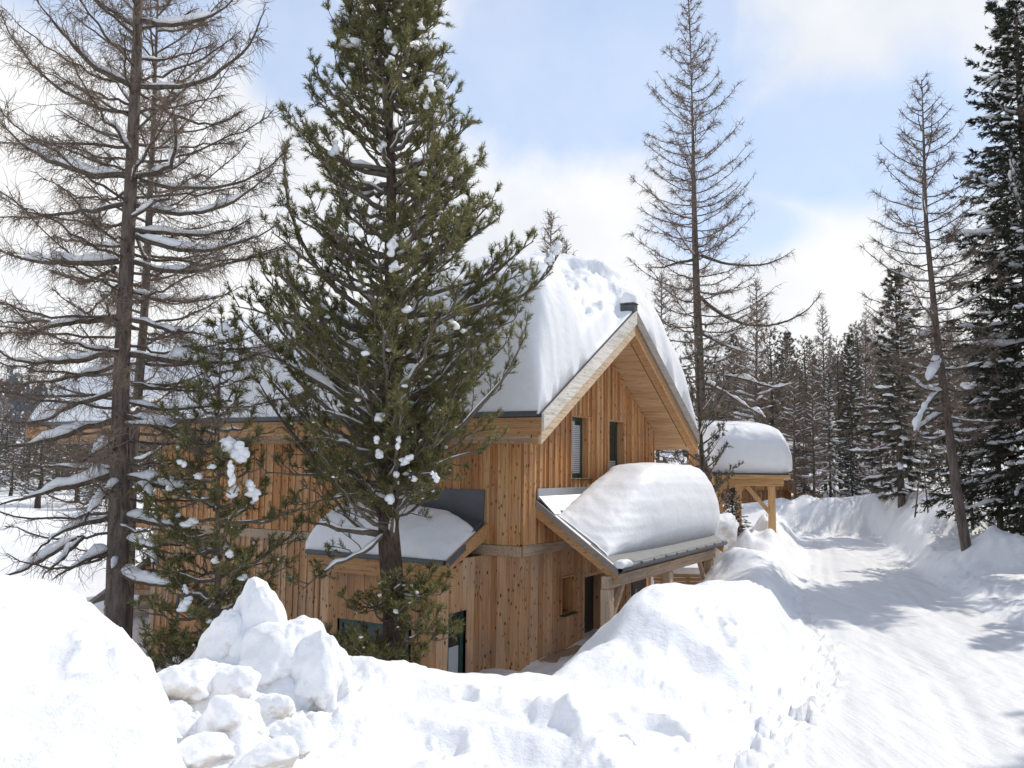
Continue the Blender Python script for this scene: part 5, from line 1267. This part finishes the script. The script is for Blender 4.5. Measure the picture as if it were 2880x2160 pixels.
# ------------------------------------------------------------------ carport up the road
def carport():
    D = 28.5; p = at(2173, 1557, D); gzv = p[2] - .25; s = D / FPX
    root = empty('carport', (p[0], p[1], gzv), 0, label='new pale timber carport with a thick snow load beside the road', cat='carport')
    zb0, zb1 = at(2173, 1367, D)[2] - gzv, at(2173, 1340, D)[2] - gzv; xr = (2205 - 2173) * s; xl = -1.95
    m = MB(); m.box(xl, xr, -.09, .09, zb0, zb1); m.build('beam', MAT['new_timber'], root, bevel=.01)
    for x in (0, -1.75):
        for y in (0, 4.2):
            m = MB(); m.box(x - .1, x + .1, y - .1, y + .1, -.5, zb0 - .002 + y * .33); q = m.build('post', MAT['new_post'], root, bevel=.01)
            if y == 0:
                sg = -1 if x > -1 else 1
                m = MB(); m.bar((x + sg * .1, 0, zb0 - .85), (x + sg * .82, 0, zb0 - .02), .1, .12); m.build('brace', MAT['new_post'], q)
    rs = .30; y0, y1 = -.45, 4.2; zr0 = zb1 + .02
    m = MB()
    for x in np.arange(xl + .2, xr, .8): m.prism([(y0 + .1, zr0 + rs * .1 - .16), (y1, zr0 + rs * (y1 - y0) - .16), (y1, zr0 + rs * (y1 - y0) - .02), (y0 + .1, zr0 + rs * .1 - .02)][::-1], 0, x - .05, x + .05)
    m.box(xr - .02, xr + .03, y0, y0 + .04, zr0 - .14, zr0)
    m.build('rafter', MAT['new_timber'], root)
    m = MB(); m.prism([(y0, zr0 - .02), (y1, zr0 + rs * (y1 - y0) - .02), (y1, zr0 + rs * (y1 - y0) + .06), (y0, zr0 + .06)][::-1], 0, xl - .1, xr + .1); m.build('roof', MAT['slate'], root)
    m = MB(); m.box(xr + .101, xr + .13, y0, y1, zr0 - .1, zr0 + .05); 
    m = MB(); m.box(xl, xr + .1, y0 - .03, y0 - .001, zr0 - .10, zr0 + .03); m.build('fascia', MAT['new_timber'], root)
    loaf('carport_snow', 'tall layered snow block on the roof of the roadside carport', xl - .1, xr + .12, y0 + .05, y1 - .2, lambda v: zr0 + .06 + rs * (v - y0), lambda u, y: 1.55 - .20 * (y - y0) + 0 * u, 'snow_roof', (p[0], p[1], gzv), 0, wl=.35, wr=.4, bulge=.12, nu=80, nv=50, seed=15., pw=.40)
carport()

def far_cabin():
    D = 44.; p = at(2210, 1445, D); s = D / FPX; gzv = p[2] - .4
    root = empty('cabin', (p[0], p[1], gzv), R(8), label='reddish brown boarded cabin half hidden at the bend of the road', cat='cabin')
    xr = (2277 - 2210) * s; top = at(2210, 1270, D)[2] - gzv
    m = MB(); boards_x(m, -3.6, xr, 0, 1.6, lambda x: top, .2, seed=61, bat=True, th=.03); m.box(-3.6, xr, .001, 4.6, 1.6, top)
    m.build('upper_wall', MAT['board'], root)
    m = MB(); boards_x(m, -3.6, xr - .85, .25, -.5, lambda x: 1.6, .2, seed=62, bat=True, th=.03); m.box(-3.6, xr - .85, .251, 4.5, -.5, 1.598); m.build('lower_wall', MAT['board_low'], root)
    m = MB(); m.prism([(-1.1, 1.32), (.2, 1.62), (.2, 1.68), (-1.1, 1.38)], 0, xr - 1.1, xr + .25); q = m.build('porch_roof', MAT['new_timber'], root)
    for x in (xr - .95, xr + .1):
        m = MB(); m.box(x - .06, x + .06, -1.0, -.88, -.6, 1.32); m.build('post', MAT['beam'], root)
    m = MB(); m.box(xr - .55, xr - .05, .22, .25, -.4, 1.5); m.build('door', MAT['door'], root)
    m = MB(); m.prism([(-4.2, top - .05), (xr + .2, top - .05), ((xr - 3.6) / 2, top + .35)], 1, -.7, 5.2); m.build('roof', MAT['slate'], root)
    loaf('cabin_snow', 'snow layer on the roof of the far reddish cabin', -4.1, xr + .15, -.5, 5.1, lambda v: top + .02 + 0 * v, lambda u: .75 - .12 * np.abs(u - (xr - 3.6) / 2), 'snow_roof', (p[0], p[1], gzv), R(8), wl=.6, wr=.6, bulge=.05, nu=50, nv=40, seed=25.)
far_cabin()

def plank_fence():
    D = 24.3; a, b = at(1838, 1612, D), at(2034, 1612, D); z0 = a[2]
    root = empty('plank_fence', (a[0], a[1], z0 - 1.1), 0, label='low fence of stacked orange planks behind the porch posts', cat='fence')
    w = b[0] - a[0]; m = MB(); rr = random.Random(8)
    for k in range(10): m.box(rr.uniform(-.04, .02), w + rr.uniform(-.03, .04), -.02 + rr.uniform(-.01, .01), .02, 1.1 - .105 * (k + 1), 1.1 - .105 * k - .014)
    m.build('planks', MAT['slat'], root)
    for x in (.25, w / 2, w - .25):
        m = MB(); m.box(x - .05, x + .05, .022, .11, -.3, 1.06); m.build('post', MAT['post'], root)
    loaf('fence_snow', 'strip of snow lying on the stacked plank fence', -.1, w + .15, -.12, .25, lambda v: 1.09 + 0 * v, lambda u: .16 + 0 * u, 'snow_roof', (a[0], a[1], z0 - 1.1), 0, wl=.2, wr=.2, bulge=.02, nu=40, nv=20, layers=False)
plank_fence()

def shed():
    D = 26.; s = D / FPX; p = at(400, 1830, D); z0 = p[2] - .6
    root = empty('shed', (p[0], p[1], z0), 0, label='small gabled wooden shed with an open rail, peeping out behind the larch trunk', cat='shed')
    X = lambda px: (px - 400) * s
    Z = lambda py: at(400, py, D)[2] - z0
    xa, za = X(440), Z(1545); xe, ze = X(262), Z(1688); xf = 2 * xa - xe
    m = MB(); boards_x(m, xe + .35, xf - .35, 0, Z(1656), lambda x: za - .14 - (za - ze) / (xa - xe) * abs(x - xa), .14, seed=71, bat=False)
    m.build('gable_wall', MAT['board'], root)
    m = MB(); sl = (za - ze) / (xa - xe)
    for sg in (-1, 1):
        e = xe if sg < 0 else xf; P = [(xa, za), (e, ze), (e, ze - .12), (xa, za - .12)]
        m.prism(P if sg > 0 else P[::-1], 1, -.45, 4)
    m.build('roof', MAT['barge_grey'], root)
    m = MB(); m.box(xe + .3, xf - .3, -.08, .08, Z(1672), Z(1657)); m.build('beam', MAT['beam'], root)
    m = MB(); m.box(xe + .3, xf - .3, -.05, .05, Z(1702), Z(1690)); m.box(xe + .3, xf - .3, -.05, .05, Z(1720), Z(1712)); m.build('rail', MAT['beam'], root)
    m = MB(); k = 0; y = 1757
    while y < 1850: m.box(xe + .3, xf - .3, -.03, .03, Z(y + 12), Z(y)); y += 14
    m.build('slats', MAT['slat_grey'], root)
    for x in (xe + .4, xa, xf - .4):
        m = MB(); m.box(x - .07, x + .07, .08, .2, -1.2, Z(1657)); m.build('post', MAT['post'], root)
    m = MB(); m.box(xe + .4, xf - .4, 2.2, 2.3, -1.2, Z(1656)); m.build('back_wall', MAT['board_low'], root)
shed()

# ------------------------------------------------------------------ sun and sky
SAZ, SEL = R(51.5), R(45)          # to the right of the view, high
sd = Vector((math.sin(SAZ) * math.cos(SEL), math.cos(SAZ) * math.cos(SEL), math.sin(SEL)))
sun = bpy.data.lights.new("sun", 'SUN'); so = bpy.data.objects.new("sun", sun); col.objects.link(so)
sun.energy = 2.0; sun.angle = R(.5); sun.color = (1.0, .945, .85)
so.rotation_euler = (-sd).to_track_quat('-Z', 'Y').to_euler()
wd = bpy.data.worlds.new("World"); scene.world = wd; wd.use_nodes = True
nt = wd.node_tree; bg = nt.nodes['Background']
sky = nt.nodes.new('ShaderNodeTexSky'); sky.sky_type = 'NISHITA'; sky.sun_disc = False
sky.sun_elevation = SEL; sky.sun_rotation = SAZ; sky.altitude = 1700; sky.air_density = 1.0; sky.dust_density = .6; sky.ozone_density = 1.2
tc = nt.nodes.new('ShaderNodeTexCoord')
def vmath(op, a, b=None):
    n = nt.nodes.new('ShaderNodeVectorMath'); n.operation = op
    for s_, v in ((n.inputs[0], a), (n.inputs[1], b)):
        if v is None: continue
        if isinstance(v, bpy.types.NodeSocket): nt.links.new(v, s_)
        else: s_.default_value = v
    return n
dirv = tc.outputs['Generated']
nz1 = node(nt, 'ShaderNodeTexNoise', Scale=3.2, Detail=9.0, Roughness=.55); nt.links.new(dirv, nz1.inputs[0])
nz2 = node(nt, 'ShaderNodeTexNoise', Scale=9.0, Detail=8.0, Roughness=.6); nt.links.new(dirv, nz2.inputs[0])
nb = mathn(nt, 'ADD', mathn(nt, 'MULTIPLY', mathn(nt, 'SUBTRACT', nz1.outputs[0], .5), 1.1), mathn(nt, 'MULTIPLY', mathn(nt, 'SUBTRACT', nz2.outputs[0], .5), .55))
# gaps of blue between the clouds: direction (seen from the ground), half width, half height, softness
gaps = [((1640, 170), 430, 300, .55), ((1500, 300), 260, 60, .3), ((2330, 420), 260, 175, .75), ((1950, 120), 120, 420, .6), ((2620, 420), 160, 220, .9), ((860, 110), 150, 175, .6), ((2060, 640), 230, 100, .8), ((1560, -300), 700, 260, .8), ((330, -10), 330, 130, .9)]
acc = None
for (px, py), hw_, hh, soft in gaps:
    r_ = ray(px, py); az_, el_ = math.atan2(r_[0], r_[1]), math.atan2(r_[2], math.hypot(r_[0], r_[1]))
    c0 = Vector((math.sin(az_) * math.cos(el_), math.cos(az_) * math.cos(el_), math.sin(el_)))
    rx = Vector((math.cos(az_), -math.sin(az_), 0)); uz = c0.cross(rx) * -1
    dx = vmath('DOT_PRODUCT', dirv, tuple(rx * (FPX / hw_))).outputs['Value']; dz = vmath('DOT_PRODUCT', dirv, tuple(uz * (FPX / hh))).outputs['Value']
    fw = vmath('DOT_PRODUCT', dirv, tuple(c0)).outputs['Value']
    d2 = mathn(nt, 'SQRT', mathn(nt, 'ADD', mathn(nt, 'POWER', dx, 2.0), mathn(nt, 'POWER', dz, 2.0)))
    d2 = mathn(nt, 'ADD', d2, mathn(nt, 'MULTIPLY', mathn(nt, 'LESS_THAN', fw, .2), 50.0))
    d2 = mathn(nt, 'ADD', d2, nb)
    mr = nt.nodes.new('ShaderNodeMapRange'); mr.interpolation_type = 'SMOOTHSTEP'; mr.inputs['From Min'].default_value = 1.0 + soft * .5; mr.inputs['From Max'].default_value = 1.0 - soft * .5
    nt.links.new(d2, mr.inputs['Value'])
    acc = mr.outputs[0] if acc is None else mathn(nt, 'MAXIMUM', acc, mr.outputs[0])
sepd = nt.nodes.new('ShaderNodeSeparateXYZ'); nt.links.new(dirv, sepd.inputs[0])
ov = nt.nodes.new('ShaderNodeMapRange'); ov.interpolation_type = 'SMOOTHSTEP'; ov.inputs['From Min'].default_value = .50; ov.inputs['From Max'].default_value = .85
nt.links.new(mathn(nt, 'ADD', sepd.outputs[2], mathn(nt, 'MULTIPLY', nb, .5)), ov.inputs['Value'])
bk = nt.nodes.new('ShaderNodeMapRange'); bk.interpolation_type = 'SMOOTHSTEP'; bk.inputs['From Min'].default_value = .0; bk.inputs['From Max'].default_value = -.5
nt.links.new(mathn(nt, 'ADD', sepd.outputs[1], mathn(nt, 'MULTIPLY', nb, .8)), bk.inputs['Value'])
acc = mathn(nt, 'MAXIMUM', acc, mathn(nt, 'MAXIMUM', ov.outputs[0], mathn(nt, 'MULTIPLY', bk.outputs[0], .8)))
clearness = mathn(nt, 'MULTIPLY', acc, mathn(nt, 'SUBTRACT', 1.0, mathn(nt, 'MULTIPLY', nz2.outputs[0], .45)))
SKY_STR = .10
haze_ = nt.nodes.new('ShaderNodeMapRange'); haze_.inputs['From Min'].default_value = .75; haze_.inputs['From Max'].default_value = .45; haze_.inputs['To Max'].default_value = .6; haze_.inputs['To Min'].default_value = .12
nt.links.new(sepd.outputs[2], haze_.inputs['Value'])
skyc = mixc(nt, haze_.outputs[0], sky.outputs[0], (4.35, 5.5, 7.5))
cl = ramp(nt, nz1.outputs[0], [(.34, (.80, .84, .91)), (.58, (.985, .99, 1))])
sc2 = nt.nodes.new('ShaderNodeVectorMath'); sc2.operation = 'SCALE'; sc2.inputs['Scale'].default_value = 6.75; nt.links.new(cl, sc2.inputs[0])
out = mixc(nt, clearness, sc2.outputs[0], skyc)
nt.links.new(out, bg.inputs[0]); bg.inputs[1].default_value = SKY_STR

vs_ = scene.view_settings; vs_.view_transform = 'Standard'; vs_.look = 'None'; vs_.gamma = 1; vs_.exposure = 0.60
scene.cycles.max_bounces = 7; scene.cycles.diffuse_bounces = 5; scene.cycles.transparent_max_bounces = 4
scene.cycles.use_denoising = True
